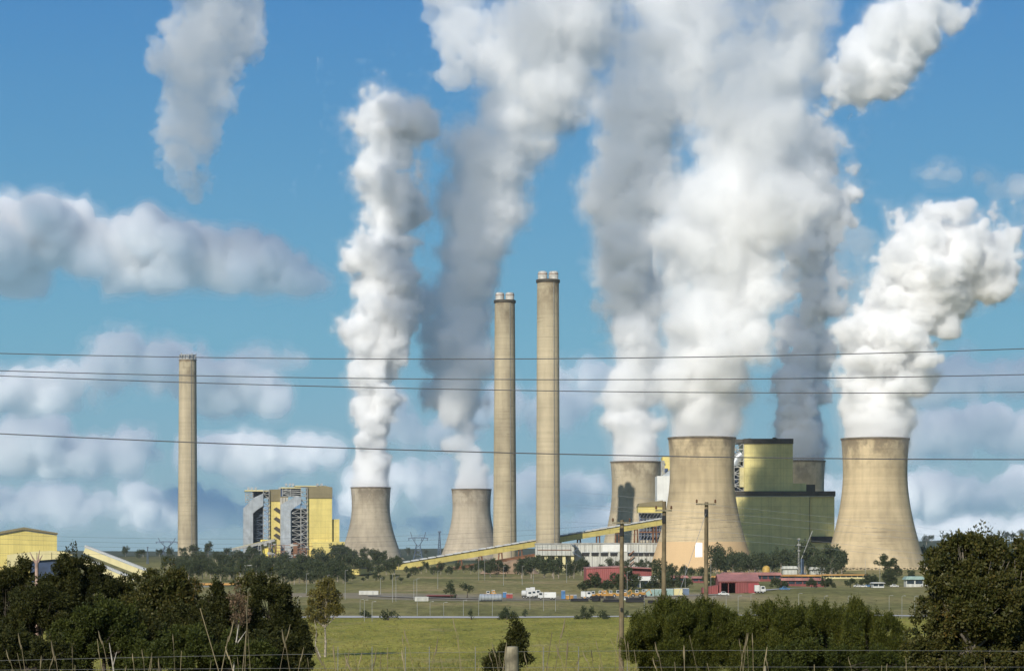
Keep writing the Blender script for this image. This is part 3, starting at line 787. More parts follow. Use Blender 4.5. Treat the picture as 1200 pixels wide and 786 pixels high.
gallery('conveyor', 'upper of two ribbed grey conveyors sloping down behind the dark trees', 'conveyor', (PX(172, 1370), 1370, PZ(676, 1370)), (PX(100, 1370), 1370, PZ(648, 1370)), 7, 3.6, CREAM, SILVER, 'sloping conveyors beside the yellow shed', stripes=40)
gallery('conveyor', 'lower of two ribbed grey conveyors sloping down behind the dark trees', 'conveyor', (PX(158, 1350), 1350, PZ(686, 1350)), (PX(100, 1350), 1350, PZ(662, 1350)), 7, 3.4, CREAM, SILVER, 'sloping conveyors beside the yellow shed', stripes=32)
# ------------------------------------------------------------------ sheds and yard
def gable_shed(name, label, cat, x0, x1, y0, y1, zw, zr, wall, roof, along='x', bay=None, group=None, d=None):
    """Walls, a two-pitch roof with its ridge along x, an open bay."""
    cx = (x0 + x1) / 2; g = gz(cx, y0)
    o = thing(name, label, cat, (cx, y0, g), group)
    hx, dy = (x1 - x0) / 2, y1 - y0
    b = MB()
    if bay:
        a0, a1 = bay
        b.box(-hx, a0, 0, 0.3, -1, zw); b.box(a1, hx, 0, 0.3, -1, zw); b.box(a0, a1, 0, 0.3, zw * 0.86, zw)
        b.box(-hx, hx, dy - 0.3, dy, -1, zw); b.box(-hx, -hx + 0.3, 0.3, dy - 0.3, -1, zw); b.box(hx - 0.3, hx, 0.3, dy - 0.3, -1, zw)
    else:
        b.box(-hx, hx, 0, dy, -1, zw)
    for e in (-hx, hx - 0.3):
        b.add([(e, 0, zw), (e, dy, zw), (e, dy/2, zr), (e+0.3, 0, zw), (e+0.3, dy, zw), (e+0.3, dy/2, zr)], [(0,2,1), (3,4,5), (0,3,5,2), (1,2,5,4)])
    b.build('wall', wall, o)
    ov = 0.5
    b = MB()
    for s in (0, 1):
        ya, yb = (-ov, dy/2) if s == 0 else (dy + ov, dy/2)
        za = zw - ov * (zr - zw) / (dy/2)
        v = [(-hx-ov, ya, za), (hx+ov, ya, za), (hx+ov, yb, zr), (-hx-ov, yb, zr)]
        v += [(x, y, z + 0.25) for x, y, z in v]
        f = [(0,1,2,3), (7,6,5,4), (4,5,1,0), (5,6,2,1), (6,7,3,2), (7,4,0,3)]
        b.add(v, f)
    b.build('roof', roof, o)
    if bay:
        b = MB()
        for k in range(3):
            x = bay[0] + (bay[1] - bay[0]) * (k / 2); b.box(x - 0.15, x + 0.15, 0.35, 0.65, 0, zw * 0.86)
        b.build('post', wall, o)
    return o
rs = gable_shed('red_shed', 'red gabled shed with ribbed pink roof and an open dark bay', 'shed', PX(843, 985), PX(889, 985), 985, 1003, 5.2, 7.8, REDWALL, REDROOF, bay=(-7.6, -1.4))
b = MB(); b.box(4.0, 8.6, -0.4, -0.1, 0, 4.2); b.build('door', paint('dark red door', (0.30, 0.045, 0.05), 0.6, 0.1, 0.2, ribs=0.5), rs)
an = thing('red_annex', 'low red lean-to joined beside the red gabled shed', 'shed', (PX(835, 987), 987, gz(PX(835, 987), 987)))
b = MB(); b.prism([(-4.2, -1), (2.4, -1), (2.4, 3.8), (-4.2, 2.6)], 0, 8); b.build('wall', REDWALL, an)
b = MB(); b.box(-3.4, -2.2, -0.25, -0.05, 0, 2); b.build('door', REDROOF, an)
# the big red workshop behind the yard
D = 1160.0; g = gz(PX(725, D), D)
rw = thing('red_workshop', 'long dark red workshop with plain walls below the grey turbine hall', 'workshop', (PX(725, D), D, g))
def w_(px, py): return (PX(px, D) - rw.location.x, PZ(py, D) - g)
b = MB(); b.prism([(w_(687, 0)[0], -1), (w_(726, 0)[0], -1), w_(726, 664.6), w_(687, 666)], 0, 40); b.build('front_wall', paint('bright red sheet', (0.30, 0.075, 0.068), 0.6, 0.08, 0.12, ribs=1.0), rw)
b = MB(); b.prism([(w_(726.2, 0)[0], -1), (w_(764, 0)[0], -1), w_(764, 666.4), w_(726.2, 664.6)], 2, 40); b.build('side_wall', REDWALL, rw)
b = MB(); b.prism([w_(686.5, 665.8), w_(726, 664.5), w_(764.5, 666.2), w_(764.5, 665.4), w_(726, 663.2), w_(686.5, 664.9)], -0.5, 41); b.build('roof', REDROOF, rw)
wa = thing('loading_annex', 'white roofed loading annex with dark bays beside the red workshop', 'annex', (PX(755, 1120), 1120, gz(PX(755, 1120), 1120)))
b = MB(); b.box(-6, 6.5, 0, 14, 3.4, 5.4); b.build('roof', WHITEWALL, wa)
b = MB(); b.box(-5.6, 6.0, 1, 13, 0, 3.38); b.build('bay', GLASSDARK, wa)
for x in (-5.8, -2, 2, 6.1):
    b = MB(); b.box(x - 0.15, x + 0.15, 0.2, 0.5, 0, 3.38); b.build('post', WHITE, wa)
# administration row
def low_block(name, label, cat, x0, x1, ytop, d, deep, roof, wall, glass=True, group=None, hroof=0.3):
    cx = PX((x0 + x1) / 2, d); g = gz(cx, d); hw = (x1 - x0) / 2 / F * d
    h = PZ(ytop, d) - g
    o = thing(name, label, cat, (cx, d, g), group)
    b = MB(); b.box(-hw, hw, 0, deep, -1, h * (1 - hroof)); b.build('wall', wall, o)
    b = MB(); b.prism([(-hw - 0.8, h * (1 - hroof) + 0.01), (hw + 0.8, h * (1 - hroof) + 0.01), (hw - 0.4, h), (-hw + 0.4, h)], -1.2, deep + 1.0); b.build('roof', roof, o)
    if glass:
        n = max(2, int(hw * 2 / 3.4)); z1 = h * (1 - hroof) - 0.25; z0 = z1 * 0.45
        for k in range(min(n, 16)):
            x = -hw + (k + 0.5) * 2 * hw / min(n, 16)
            w = 2 * hw / min(n, 16) * 0.42
            b = MB(); b.box(x - w, x + w, -0.12, -0.01, z0, z1); b.build('window', GLASSDARK, o)
    return o
low_block('office_block', 'long office block with a pinkish red roof band behind the red gabled shed', 'office block', 848, 915, 670.5, 1370, 18, REDROOF, REDWALL)
low_block('office_block', 'low red brick row under an orange roof between the offices and the lattice mast', 'office block', 917, 962, 673, 1390, 14, ORANGE, REDWALL)
low_block('office_block', 'low row with orange roof at the foot of the streaked cooling tower', 'office block', 965, 1018, 672.5, 1410, 14, ORANGE, CREAM)
low_block('office_block', 'dull red hut row with tin roof in front of the orange roofs', 'office block', 915, 966, 677, 1250, 9, REDROOF, REDWALL)
low_block('site_hut', 'small red hut behind the nearest pole by the workshop trees', 'hut', 812, 826, 675, 1330, 9, REDROOF, REDWALL)
low_block('site_hut', 'dim red hut among the trees beside the workshop', 'hut', 786, 806, 674, 1350, 9, REDROOF, REDWALL)
low_block('site_hut', 'small yellow walled hut at the edge of the office trees', 'hut', 828, 840, 674.5, 1380, 8, ORANGE, CREAM)
low_block('site_hut', 'white hut below the streaked cooling tower', 'hut', 1023, 1036, 682, 1180, 6, WHITE, WHITE, hroof=0.15)
low_block('site_hut', 'grey roofed hut tucked under trees by the streaked cooling tower', 'hut', 1062, 1082, 675, 1240, 8, TEAL, GREYWALL)
low_block('long_shed', 'long orange roofed shed seen over the dark trees', 'shed', 222, 276, 683, 1260, 16, ORANGE, GREYWALL, False, hroof=0.55)
low_block('site_hut', 'white roofed blue hut in front of the orange roofed shed', 'hut', 224, 247, 687.5, 1180, 10, WHITEWALL, BLUEPAINT, hroof=0.5)
low_block('switch_hut', 'small grey hut at the foot of the lattice mast', 'hut', 918, 934, 663, 1600, 8, GREYWALL, GREYWALL, False)
low_block('switch_hut', 'grey hut beside the lattice mast under dark trees', 'hut', 950, 966, 664, 1600, 8, GREYWALL, GREYWALL, False)
low_block('container_shelter', 'dark red open shelter at the far end of the yard', 'shelter', 500, 534, 697, 970, 6, REDWALL, DARKIN, False, hroof=0.28)
OCHRE2 = paint('ochre tank paint', (0.48, 0.30, 0.06), 0.6, 0.15, 0.4)
dm = thing('water_tank', 'small golden domed tank above the long pink office roof', 'tank', (PX(898, 1420), 1420, gz(PX(898, 1420), 1420)))
b = MB(); b.lathe([(2.4, 0), (2.4, 7.2), (2.0, 8.2), (1.0, 8.9), (0.2, 9.1)], 24); b.build('drum', OCHRE2, dm, smooth=True)
b = MB(); b.bar((2.5, -0.7, 0), (2.5, -0.7, 7), 0.2); b.build('ladder', PALESTEEL, dm)
# white gantry standing over the trees
gt = thing('gantry', 'white steel gantry frame poking up through the far tree belt', 'gantry', (PX(291, 1500), 1500, gz(PX(291, 1500), 1500)))
for a, z in ((-5, 5), (-2, 7.4), (2, 7.4), (5.5, 5.2)):
    b = MB(); b.bar((a, 0, 0), (a, 0, z), 0.4); b.build('post', PALESTEEL, gt)
for p, q, w in (((-6, 0, 5), (-2.3, 0, 5), 0.7), ((-2.7, 0, 7.2), (2.7, 0, 7.2), 0.6), ((2.3, 0, 5), (6.5, 0, 5), 0.7)):
    b = MB(); b.bar(p, q, w); b.build('beam', PALESTEEL, gt)

# ------------------------------------------------------------------ lattice masts and pylons
def pylon(name, label, px, d, ytop, w, kind, group=None):
    x = PX(px, d); g = gz(x, d); H = PZ(ytop, d) - g
    o = thing(name, label, 'pylon' if kind != 'mast' else 'mast', (x, d, g), group)
    k = (0.5 if d > 2800 else 0.22) * d / 3000 * 1.5
    b = MB()
    if kind == 'mast':
        for i in range(12):
            z0, z1 = H * i / 12, H * (i + 1) / 12; a, c = w * (1 - i / 14), w * (1 - (i + 1) / 14)
            for s in (-1, 1):
                for q in (-1, 1):
                    b.bar((s * a, q * a, z0), (s * c, q * c, z1), k)
            b.bar((-a, -a, z0), (c, -c, z1), k * 0.8); b.bar((a, a, z0), (-c, c, z1), k * 0.8)
        b.build('lattice', PALESTEEL if d < 2000 else STEEL, o)
        b = MB(); b.box(-w * 0.9, w * 0.9, -w, w, H * 0.97, H * 1.03); b.build('head', STEEL, o)
        return o
    hw = w * 0.5
    for s in (-1, 1):
        for q in (-1, 1):
            b.bar((s * w * 0.62, q * w * 0.5, -1), (s * w * 0.22, q * w * 0.2, H * 0.55), k)
            b.bar((s * w * 0.22, q * w * 0.2, H * 0.55), (s * w * 0.75, q * 0.3, H * 0.80), k)
            b.bar((s * w * 0.75, q * 0.3, H * 0.80), (s * w * 0.95, 0, H), k)
    for i in range(4):
        z0, z1 = H * 0.55 * i / 4, H * 0.55 * (i + 1) / 4
        a = w * (0.62 - 0.40 * i / 4); c = w * (0.62 - 0.40 * (i + 1) / 4)
        b.bar((-a, 0, z0), (c, 0, z1), k * 0.8); b.bar((a, 0, z0), (-c, 0, z1), k * 0.8)
    b.build('tower_body', STEEL, o)
    b = MB()
    b.bar((-w * 1.25, 0, H * 0.78), (w * 1.25, 0, H * 0.78), k * 1.2); b.bar((-w * 1.25, 0, H * 0.78), (0, 0, H * 0.83), k); b.bar((w * 1.25, 0, H * 0.78), (0, 0, H * 0.83), k)
    b.build('crossarm', STEEL, o)
    for u in (-1.15, -0.4, 0.4, 1.15):
        b = MB(); b.tube([(w * u, 0, H * 0.77), (w * u, 0, H * 0.69)], k * 0.6, 6); b.build('insulator', STEEL, o)
    return o
GP = 'lattice pylons on the skyline'
pylon('pylon', 'lattice pylon with splayed horns just beside the lone chimney', 195.5, 2950, 630, 11.5, 'pylon', GP)
pylon('pylon', 'lattice pylon standing between the two far cooling towers', 490, 3000, 623, 10.5, 'pylon', GP)
pylon('mast', 'slim lattice mast between the two far cooling towers', 515, 3000, 623, 2.4, 'mast')
pylon('lamp_mast', 'thin floodlight mast near the pylon by the lone chimney', 173, 2300, 641, 0.9, 'mast')
lm = pylon('mast', 'white lattice telecom mast among trees at the corner of the green boiler house', 936, 1560, 632, 0.55, 'mast')
for zz, s in ((17, 0.9), (21, 1.2), (25, 0.8)):
    b = MB(); b.box(-s, s, -1.2, -0.7, zz, zz + 0.8); b.box(-s * .4, s * .4, -0.69, 0.7, zz + .2, zz + .6); b.build('antenna', PALESTEEL, lm)
cr = thing('crane', 'small lattice crane jib leaning beside the telecom mast', 'crane', (PX(946, 1570), 1570, gz(PX(946, 1570), 1570)))
b = MB(); b.bar((-4, 0, 12), (3.5, 0, 31), 0.4); b.build('jib', PALESTEEL, cr)
b = MB(); b.box(-5.5, -1, -1.5, 1.5, 0, 2.2); b.box(-4.5, -2.5, -1.2, 1.2, 2.21, 12); b.build('body', STEEL, cr)

# ------------------------------------------------------------------ street and yard lamps
def lamp(name, px, ybase, ytop, label, group, mat=PALESTEEL, k=1.0):
    d = F * EYE / (ybase - HY)
    x = PX(px, d); g = gz(x, d); H = (ybase - ytop) / F * d
    o = thing(name, label, 'lamp post', (x, d, g), group)
    r = 0.04 * k + d * 0.000022
    b = MB(); b.tube([(0, 0, -0.5), (0, 0, H)], [r * 1.3, r * 0.8], 6); b.build('pole', mat, o)
    b = MB(); b.bar((0, 0, H), (0.7, 0, H + 0.12), r * 1.2); b.build('arm', mat, o)
    b = MB(); b.box(0.6, 1.1, -0.12, 0.12, H + 0.05, H + 0.17); b.build('lamp_head', mat, o)
    return o
GL = 'white posts along the road through the grass'
for px, yb, yt in ((835, 722, 700), (851, 722, 699), (865, 722, 700), (880, 723, 698), (936, 721, 697), (966, 721, 700), (994, 721, 700), (1042, 726, 700), (1057, 726, 700), (1072, 726, 700), (422, 722, 704), (427, 727, 702), (436, 727, 704), (489, 722, 702), (504, 722, 706), (543, 722, 704), (561, 722, 700), (621, 716, 699), (637, 717, 698), (651, 717, 700), (755, 718, 697), (770, 718, 697), (349, 724, 700), (520, 724, 706), (577, 722, 702)):
    lamp('lamp_post', px, yb, yt, 'slim white post standing along the road in the middle grass', GL)
GY = 'tall lamp posts around the plant yard'
for px, yb, yt in ((359, 697, 674), (384, 692, 671), (404.5, 702, 668), (446, 696, 677), (460, 706, 673), (464, 704, 675), (485, 700, 677), (488.5, 702, 676), (513, 688, 667), (561, 682, 655), (568, 682, 656), (625, 684, 667), (612, 686, 664), (735, 700, 668), (803, 693, 660), (833, 690, 655), (590, 686, 664), (664, 682, 660), (1014, 680, 656), (1031, 682, 650), (975, 682, 664)):
    lamp('yard_lamp', px, yb, yt, 'tall thin lamp post at the edge of the plant yard', GY, PALESTEEL, 1.4)

# ------------------------------------------------------------------ vehicles and stores in the yard
def ground_at(px, ybase):
    d = F * EYE / (ybase - HY); x = PX(px, d)
    return x, d, gz(x, d)
def wheels(o, xs, w, r=0.5):
    for x in xs:
        for y in (-w / 2, w / 2):
            b = MB(); b.tube([(x, y - 0.14, r), (x, y + 0.14, r)], r, 14); t = b.build('wheel', RUBBER, o)
            b = MB(); b.tube([(x, y - 0.16, r), (x, y + 0.16, r)], r * 0.5, 10); b.build('rim', PALESTEEL, t)
def truck(label, px, yb, body, cabm, length, tank=False, flip=1, h=3.6, group=None):
    x, d, g = ground_at(px, yb)
    o = thing('truck', label, 'truck', (x, d, g + 0.3), group)
    L2 = length / 2
    cab = (L2 - 2.2, L2) if flip > 0 else (-L2, -L2 + 2.2)
    box = (-L2, L2 - 2.5) if flip > 0 else (-L2 + 2.5, L2)
    b = MB(); b.prism([(cab[0], 0.8), (cab[1], 0.8), (cab[1], 1.9), (cab[1] - 0.4 * (flip > 0), 3.0), (cab[0] + 0.4 * (flip < 0), 3.0)], -1.2, 1.2); c = b.build('cab', cabm, o)
    b = MB(); b.box(cab[0] + 0.5, cab[1] - 0.5, -1.24, -1.205, 1.9, 2.7); b.build('window', GLASSDARK, c)
    b = MB(); b.box(-L2, L2, -0.5, 0.5, 0.55, 0.79); b.build('chassis', RUBBER, o)
    b = MB()
    if tank: b.tube([(box[0], 0, 2.1), (box[0] + 0.3, 0, 2.1), (box[1] - 0.3, 0, 2.1), (box[1], 0, 2.1)], [0.9, 1.25, 1.25, 0.9], 20)
    else: b.box(box[0], box[1], -1.25, 1.25, 0.8, h)
    b.build('tank' if tank else 'cargo_body', body, o, smooth=tank)
    wheels(o, (-L2 + 0.9, -L2 + 2.1, L2 - 1.1) if flip > 0 else (L2 - 0.9, L2 - 2.1, -L2 + 1.1), 2.1, 0.52)
    return o
for k, px in enumerate((617.5, 622.5, 627.5)):
    truck('white truck parked in the tight row of three at the middle of the yard', px, 697 - k * 0.6, WHITE, WHITE, 4.6, k == 0, 1, 4.2, 'row of white trucks in the yard')
truck('white truck with a long pale body, beside the row of three white trucks', 641, 699, WHITEWALL, WHITE, 7.4, False, -1, 3.0)
truck('white truck parked behind the yellow machines', 687, 698.5, WHITE, WHITE, 4.4, False, 1, 3.0)
truck('white truck parked against the gable of the red shed', 890.5, 697.5, WHITE, WHITE, 4.6, False, 1, 3.4)
def ute(label, px, yb, m, group=None):
    x, d, g = ground_at(px, yb)
    o = thing('car', label, 'car', (x, d, g + 0.3), group)
    b = MB(); b.prism([(-2.2, 0.4), (2.2, 0.4), (2.2, 0.95), (1.1, 1.05), (0.55, 1.65), (-0.8, 1.68), (-1.2, 1.1), (-2.2, 1.05)], -0.85, 0.85); bd = b.build('body', m, o)
    b = MB(); b.prism([(0.9, 1.08), (0.5, 1.56), (-0.7, 1.58), (-1.0, 1.1)], -0.88, -0.855); b.build('window', GLASSDARK, bd)
    wheels(o, (-1.35, 1.35), 1.5, 0.34)
    return o
ute('white car stopped at the corner of the red gabled shed', 848, 699, WHITE)
ute('dark blue car on the short track beyond the red shed', 919.5, 695.5, BLUEPAINT)
for px, m, yb in ((1005, WHITE, 685), (1011, WHITE, 685.5), (1017, BLUEPAINT, 685), (1083, WHITE, 685), (1048, WHITE, 686)):
    ute({1005: 'white car parked first along the hedge below the streaked tower', 1011: 'white car parked second along the hedge below the streaked tower', 1017: 'blue car parked along the hedge below the streaked tower', 1083: 'white car half hidden by the big gum', 1048: 'white car under the spreading tree below the streaked tower'}[px], px, yb, m)
ute('white car in the gap of the grass slope behind the wooden pole', 734, 704.5, WHITE)
def digger(label, px, yb, flip, group):
    x, d, g = ground_at(px, yb)
    o = thing('digger', label, 'digger', (x, d, g + 0.3), group)
    f = flip
    b = MB(); b.box(-1.7, 1.7, -1.3, -0.7, 0, 0.9); b.box(-1.7, 1.7, 0.7, 1.3, 0, 0.9); b.build('track', RUBBER, o)
    b = MB(); b.box(-1.6, 1.3, -1.2, 1.2, 0.95, 2.0); b.build('body', MACHINE, o)
    b = MB(); b.box(-0.3, 1.0, -1.1, 0.1, 2.01, 3.1); c = b.build('cab', WHITE, o)
    b = MB(); b.box(-0.15, 0.85, -1.13, -1.105, 2.3, 2.95); b.build('window', GLASSDARK, c)
    b = MB(); b.bar((f * 1.2, 0.5, 1.9), (f * 2.9, 0.5, 3.2), 0.4); b.bar((f * 2.9, 0.5, 3.2), (f * 3.7, 0.5, 1.3), 0.32); b.build('boom', MACHINE, o)
    b = MB(); b.prism([(f * 3.3, 0.5), (f * 4.1, 0.6), (f * 3.9, 1.3), (f * 3.5, 1.3)] if f > 0 else [(f * 4.1, 0.6), (f * 3.3, 0.5), (f * 3.5, 1.3), (f * 3.9, 1.3)], 0.1, 0.9); b.build('bucket', RUBBER, o)
    return o
def loader(label, px, yb, flip, group):
    x, d, g = ground_at(px, yb)
    o = thing('loader', label, 'loader', (x, d, g + 0.3), group)
    f = flip
    b = MB(); b.prism([(-2.4, 0.8), (2.2, 0.8), (2.2, 1.5), (0.8, 1.7), (-2.4, 2.0)], -0.8, 0.8); b.build('body', MACHINE, o)
    b = MB(); b.box(-0.6, 0.7, -0.75, 0.75, 1.85, 3.1); c = b.build('cab', WHITE, o)
    b = MB(); b.box(-0.45, 0.55, -0.78, -0.755, 2.1, 2.95); b.build('window', GLASSDARK, c)
    b = MB(); b.bar((2.0 * f, 0, 1.4), (3.3 * f, 0, 0.6), 0.35); b.box(min(3.1 * f, 3.9 * f), max(3.1 * f, 3.9 * f), -1.2, 1.2, 0.2, 1.1); b.build('bucket', MACHINE, o)
    wheels(o, (-1.5, 1.4), 1.9, 0.75)
    return o
GM = 'yellow machines parked in a row in the yard'
for k, px in enumerate((695, 702.5, 708, 714.5, 724, 731, 746, 753)):
    (digger if k % 2 else loader)('yellow earth mover in the parked row between the white trucks and the pole', px, 698.5 - 0.4 * (k % 3), 1 if k % 3 else -1, GM)
digger('orange digger alone on the grass edge, left of the white trucks', 571, 697.5, 1, None)
loader('orange loader standing beside the red skip, left of the white trucks', 578, 696.5, -1, None)
def container(name, label, px, yb, w, h, m, cat='container', rz=0.0, group=None, deep=2.5):
    x, d, g = ground_at(px, yb)
    o = thing(name, label, cat, (x, d, g + 0.25), group, rz)
    b = MB(); b.box(-w/2, w/2, 0, deep, 0, h); b.build('body', m, o)
    b = MB()
    k = int(w / 0.6)
    for i in range(k + 1):
        xx = -w/2 + w * i / k
        b.box(xx - 0.06, xx + 0.06, -0.08, -0.01, 0.1, h - 0.1)
    b.build('rib', m, o)
    b = MB(); b.box(-w/2 - 0.04, w/2 + 0.04, -0.1, deep + 0.06, h + 0.005, h + 0.12); b.build('roof', WHITEWALL, o)
    return o
for px, m, lb in ((761.5, TEAL, 'teal site cabin nearest the row of yellow machines'), (772.5, TEAL, 'teal site cabin behind the middle wooden pole'), (784, TEAL, 'pale teal site cabin just past the middle wooden pole'), (795, CREAM, 'cream site cabin at the end of the cabin row')):
    container('site_cabin', lb, px, 697, 3.6, 2.7, m, 'site cabin', group='site cabins in the yard')
container('container', 'dark shipping container at the end of the cabin row', 803.5, 697, 2.8, 2.6, STEEL)
container('skip_bin', 'red skip bin between the orange loader and the white trucks', 597, 697.0, 2.6, 1.8, REDPAINT)
container('skip_bin', 'small blue bin beside the red skip', 591.5, 696.4, 1.6, 2.2, BLUEPAINT)
container('container', 'blue container standing past the long white truck', 660, 698, 1.6, 3.4, BLUEPAINT)
for k, px in enumerate((665, 670, 674)):
    container('crate', ('orange crate beside the blue container', 'orange crate between the crates beside the blue container', 'grey crate last in line beside the blue container')[k], px, 698.5, 1.2, 1.6, (MACHINE, MACHINE, STEEL)[k], 'crate')
# long silver trailer on the slope
x, d, g = ground_at(575, 709)
tr = thing('trailer', 'long silver covered trailer lying on the grass slope below the yard', 'trailer', (x, d, g + 0.3), None, rad(10))
b = MB(); b.tube([(-4, 0, 1.3), (-3.8, 0, 1.3), (3.8, 0, 1.3), (4, 0, 1.3)], [0.9, 1.3, 1.3, 0.9], 18); b.build('cover', SILVER, tr, smooth=True)
b = MB()
for k in range(7): b.lathe([(1.33, -0.08), (1.36, 0), (1.33, 0.08)], 18)
b = MB()
for k in range(7):
    b.tube([(-3.6 + k * 1.2, 0, 1.3), (-3.5 + k * 1.2, 0, 1.3)], 1.34, 18)
b.build('hoop', STEEL, tr)
b = MB(); b.box(-3.9, 3.9, -1.1, 1.1, 0.0, 0.35); b.build('bed', RUBBER, tr)
x, d, g = ground_at(446, 696)
for px, yb, w in ((432, 697.5, 8), (494, 705, 5)):
    container('site_cabin', {432: 'long pale site cabin behind the slender gum', 494: 'pale site cabin below the dark red shelter'}[px], px, yb, w, 1.5, GREYWALL, 'site cabin')
# rows of black pipe on the slope
prng = random.Random(4)
def pipe_stack(label, x0, x1, yb, h):
    x, d, g = ground_at((x0 + x1) / 2, yb); hw = (x1 - x0) / 2 / F * d
    o = thing('pipe_stack', label, 'pipe stack', (x, d, g + 0.2), 'stacks of black pipe on the slope')
    for row in range(h):
        b = MB(); n = 7 - row
        for k in range(n):
            yy = (k - n / 2) * 0.6
            e = prng.uniform(0, 1.4)
            b.tube([(-hw + e, yy, 0.3 + row * 0.5), (hw - prng.uniform(0, 1.4), yy, 0.3 + row * 0.5)], 0.28, 8)
        b.build('pipe_layer', RUBBER, o)
    return o
pipe_stack('low stack of black pipe at the near end of the stacks', 668, 690, 706, 2)
pipe_stack('tallest stack of black pipe in the middle of the stacks', 691.5, 704, 705.5, 4)
pipe_stack('flat stack of black pipe just before the wooden pole', 706, 727, 706, 2)
pipe_stack('stack of black pipe just behind the wooden pole', 733, 756, 705.5, 3)
pipe_stack('short stack of black pipe at the far end of the stacks', 758, 776, 706, 2)
# ------------------------------------------------------------------ trees and shrubs
def leaf_arrays(clumps, per_area, size, rng, upness=0.3, slim=0.5, axis_up=0.2, shell=0.55, sizevar=0.35):
    """Leaves (one bent quad each) filling clumps (x, y, z, r, stretch): thick on the outside of each clump, thinner within."""
    allv = []
    for x, y, z, r, st in clumps:
        n = max(6, int(per_area * 4 * math.pi * r * r))
        d = rng.normal(size=(n, 3)); d /= np.linalg.norm(d, axis=1)[:, None]
        rr = r * (shell + (1 - shell) * rng.random(n) ** 0.6) * (1 + 0.16 * rng.normal(size=n))
        p = d * rr[:, None]; p[:, 2] *= st
        c = p + (x, y, z)
        a = d * 0.75 + rng.normal(size=(n, 3)) * 0.6; a[:, 2] += axis_up
        a /= np.linalg.norm(a, axis=1)[:, None]
        nn = d * 0.5 + rng.normal(size=(n, 3)) * 0.7; nn[:, 2] += upness
        s = np.cross(a, nn); s /= np.linalg.norm(s, axis=1)[:, None] + 1e-6
        L = size * (1 + sizevar * rng.normal(size=n)).clip(0.4, 1.8)
        W = L * slim
        nrm = np.cross(s, a)
        v0 = c; v1 = c + a * (L * 0.5)[:, None] + s * (W * 0.5)[:, None]
        v2 = c + a * L[:, None] + nrm * (L * 0.08)[:, None]; v3 = c + a * (L * 0.5)[:, None] - s * (W * 0.5)[:, None]
        allv.append(np.stack([v0, v1, v2, v3], 1))
    return np.concatenate(allv).reshape(-1, 3)

def leaf_object(name, verts, mat, parent=None, loc=None):
    me = bpy.data.meshes.new(name)
    n = len(verts); q = n // 4
    me.vertices.add(n); me.vertices.foreach_set('co', verts.astype(np.float32).ravel())
    me.loops.add(n); me.loops.foreach_set('vertex_index', np.arange(n, dtype=np.int32))
    me.polygons.add(q); me.polygons.foreach_set('loop_start', (np.arange(q) * 4).astype(np.int32))
    me.update(calc_edges=True)
    me.materials.append(mat)
    o = bpy.data.objects.new(name, me); C.objects.link(o)
    if parent: o.parent = parent
    if loc: o.location = loc
    return o

def shell_clumps(lobes, rng, frac=0.30, dens=1.0, stretch=1.0, inner=0.35):
    """Clumps over lobes (x, y, z, rx, ry, rz): on the surface of each, plus some inside."""
    out = []
    for x, y, z, rx, ry, rz in lobes:
        rm = (rx * ry * rz) ** (1 / 3)
        n = max(5, int(dens * 3.4 / frac ** 2 * 0.42))
        for k in range(n):
            u = rng.normal(size=3); u /= np.linalg.norm(u)
            if u[2] < -0.65 and rng.random() < 0.6: u[2] = -u[2]
            f = rng.uniform(0.72, 1.0) if rng.random() > inner else rng.uniform(0.25, 0.7)
            r = rm * frac * rng.uniform(0.6, 1.25)
            out.append((x + u[0] * rx * f, y + u[1] * ry * f, z + u[2] * rz * f, r, stretch * rng.uniform(0.85, 1.15)))
    return out

def limbs_to(b, base, lobes, rng, r0, forks=2):
    """A trunk from the base with a limb into every lobe and twigs beyond."""
    bx_, by_, bz_ = base
    cz = sum(l[2] for l in lobes) / len(lobes)
    cxm = sum(l[0] for l in lobes) / len(lobes); cym = sum(l[1] for l in lobes) / len(lobes)
    top = Vector((bx_ + (cxm - bx_) * 0.5, by_ + (cym - by_) * 0.5, bz_ + (cz - bz_) * 0.55))
    b.tube([(bx_, by_, bz_ - 0.4), (bx_ + (top.x - bx_) * 0.35 + r0 * 0.6, by_, bz_ + (top.z - bz_) * 0.5), tuple(top)], [r0 * 1.25, r0, r0 * 0.75], 9)
    for x, y, z, rx, ry, rz in lobes:
        e = Vector((x, y, z - rz * 0.1)); m = top.lerp(e, 0.5) + Vector((0, 0, -0.05 * (e - top).length))
        b.tube([tuple(top), tuple(m), tuple(e)], [r0 * 0.6, r0 * 0.42, r0 * 0.22], 7)
        for k in range(forks):
            u = rng.normal(size=3); u[2] = abs(u[2]) * 0.8; u /= np.linalg.norm(u)
            t = e + Vector((u[0] * rx, u[1] * ry, u[2] * rz)) * 0.8
            b.tube([tuple(m), tuple(m.lerp(t, 0.55) + Vector((0, 0, 0.05 * rz))), tuple(t)], [r0 * 0.3, r0 * 0.18, r0 * 0.06], 6)

MIDBARK = paint('grey gum bark', (0.17, 0.145, 0.11), 0.9, 0.3, 3.0, streak=0.5)
LEAF_DARK = leaf_mat('dark wattle leaves', (0.0193, 0.0250, 0.0058), (0.0563, 0.0570, 0.0116), (0.1170, 0.0869, 0.0212))
LEAF_GUM = leaf_mat('gum leaves', (0.0338, 0.0430, 0.0106), (0.0963, 0.0868, 0.0218), (0.2027, 0.1079, 0.0290), rough=0.5)
LEAF_TEA = leaf_mat('tea tree leaves', (0.0365, 0.0489, 0.0081), (0.0946, 0.0994, 0.0149), (0.1735, 0.1497, 0.0270))
LEAF_GREEN = leaf_mat('green wattle leaves', (0.0271, 0.0385, 0.0066), (0.0679, 0.0777, 0.0131), (0.1062, 0.1024, 0.0184))
LEAF_BROWN = leaf_mat('olive brown leaves', (0.0729, 0.0700, 0.0166), (0.1988, 0.1625, 0.0356), (0.2915, 0.1875, 0.0475))
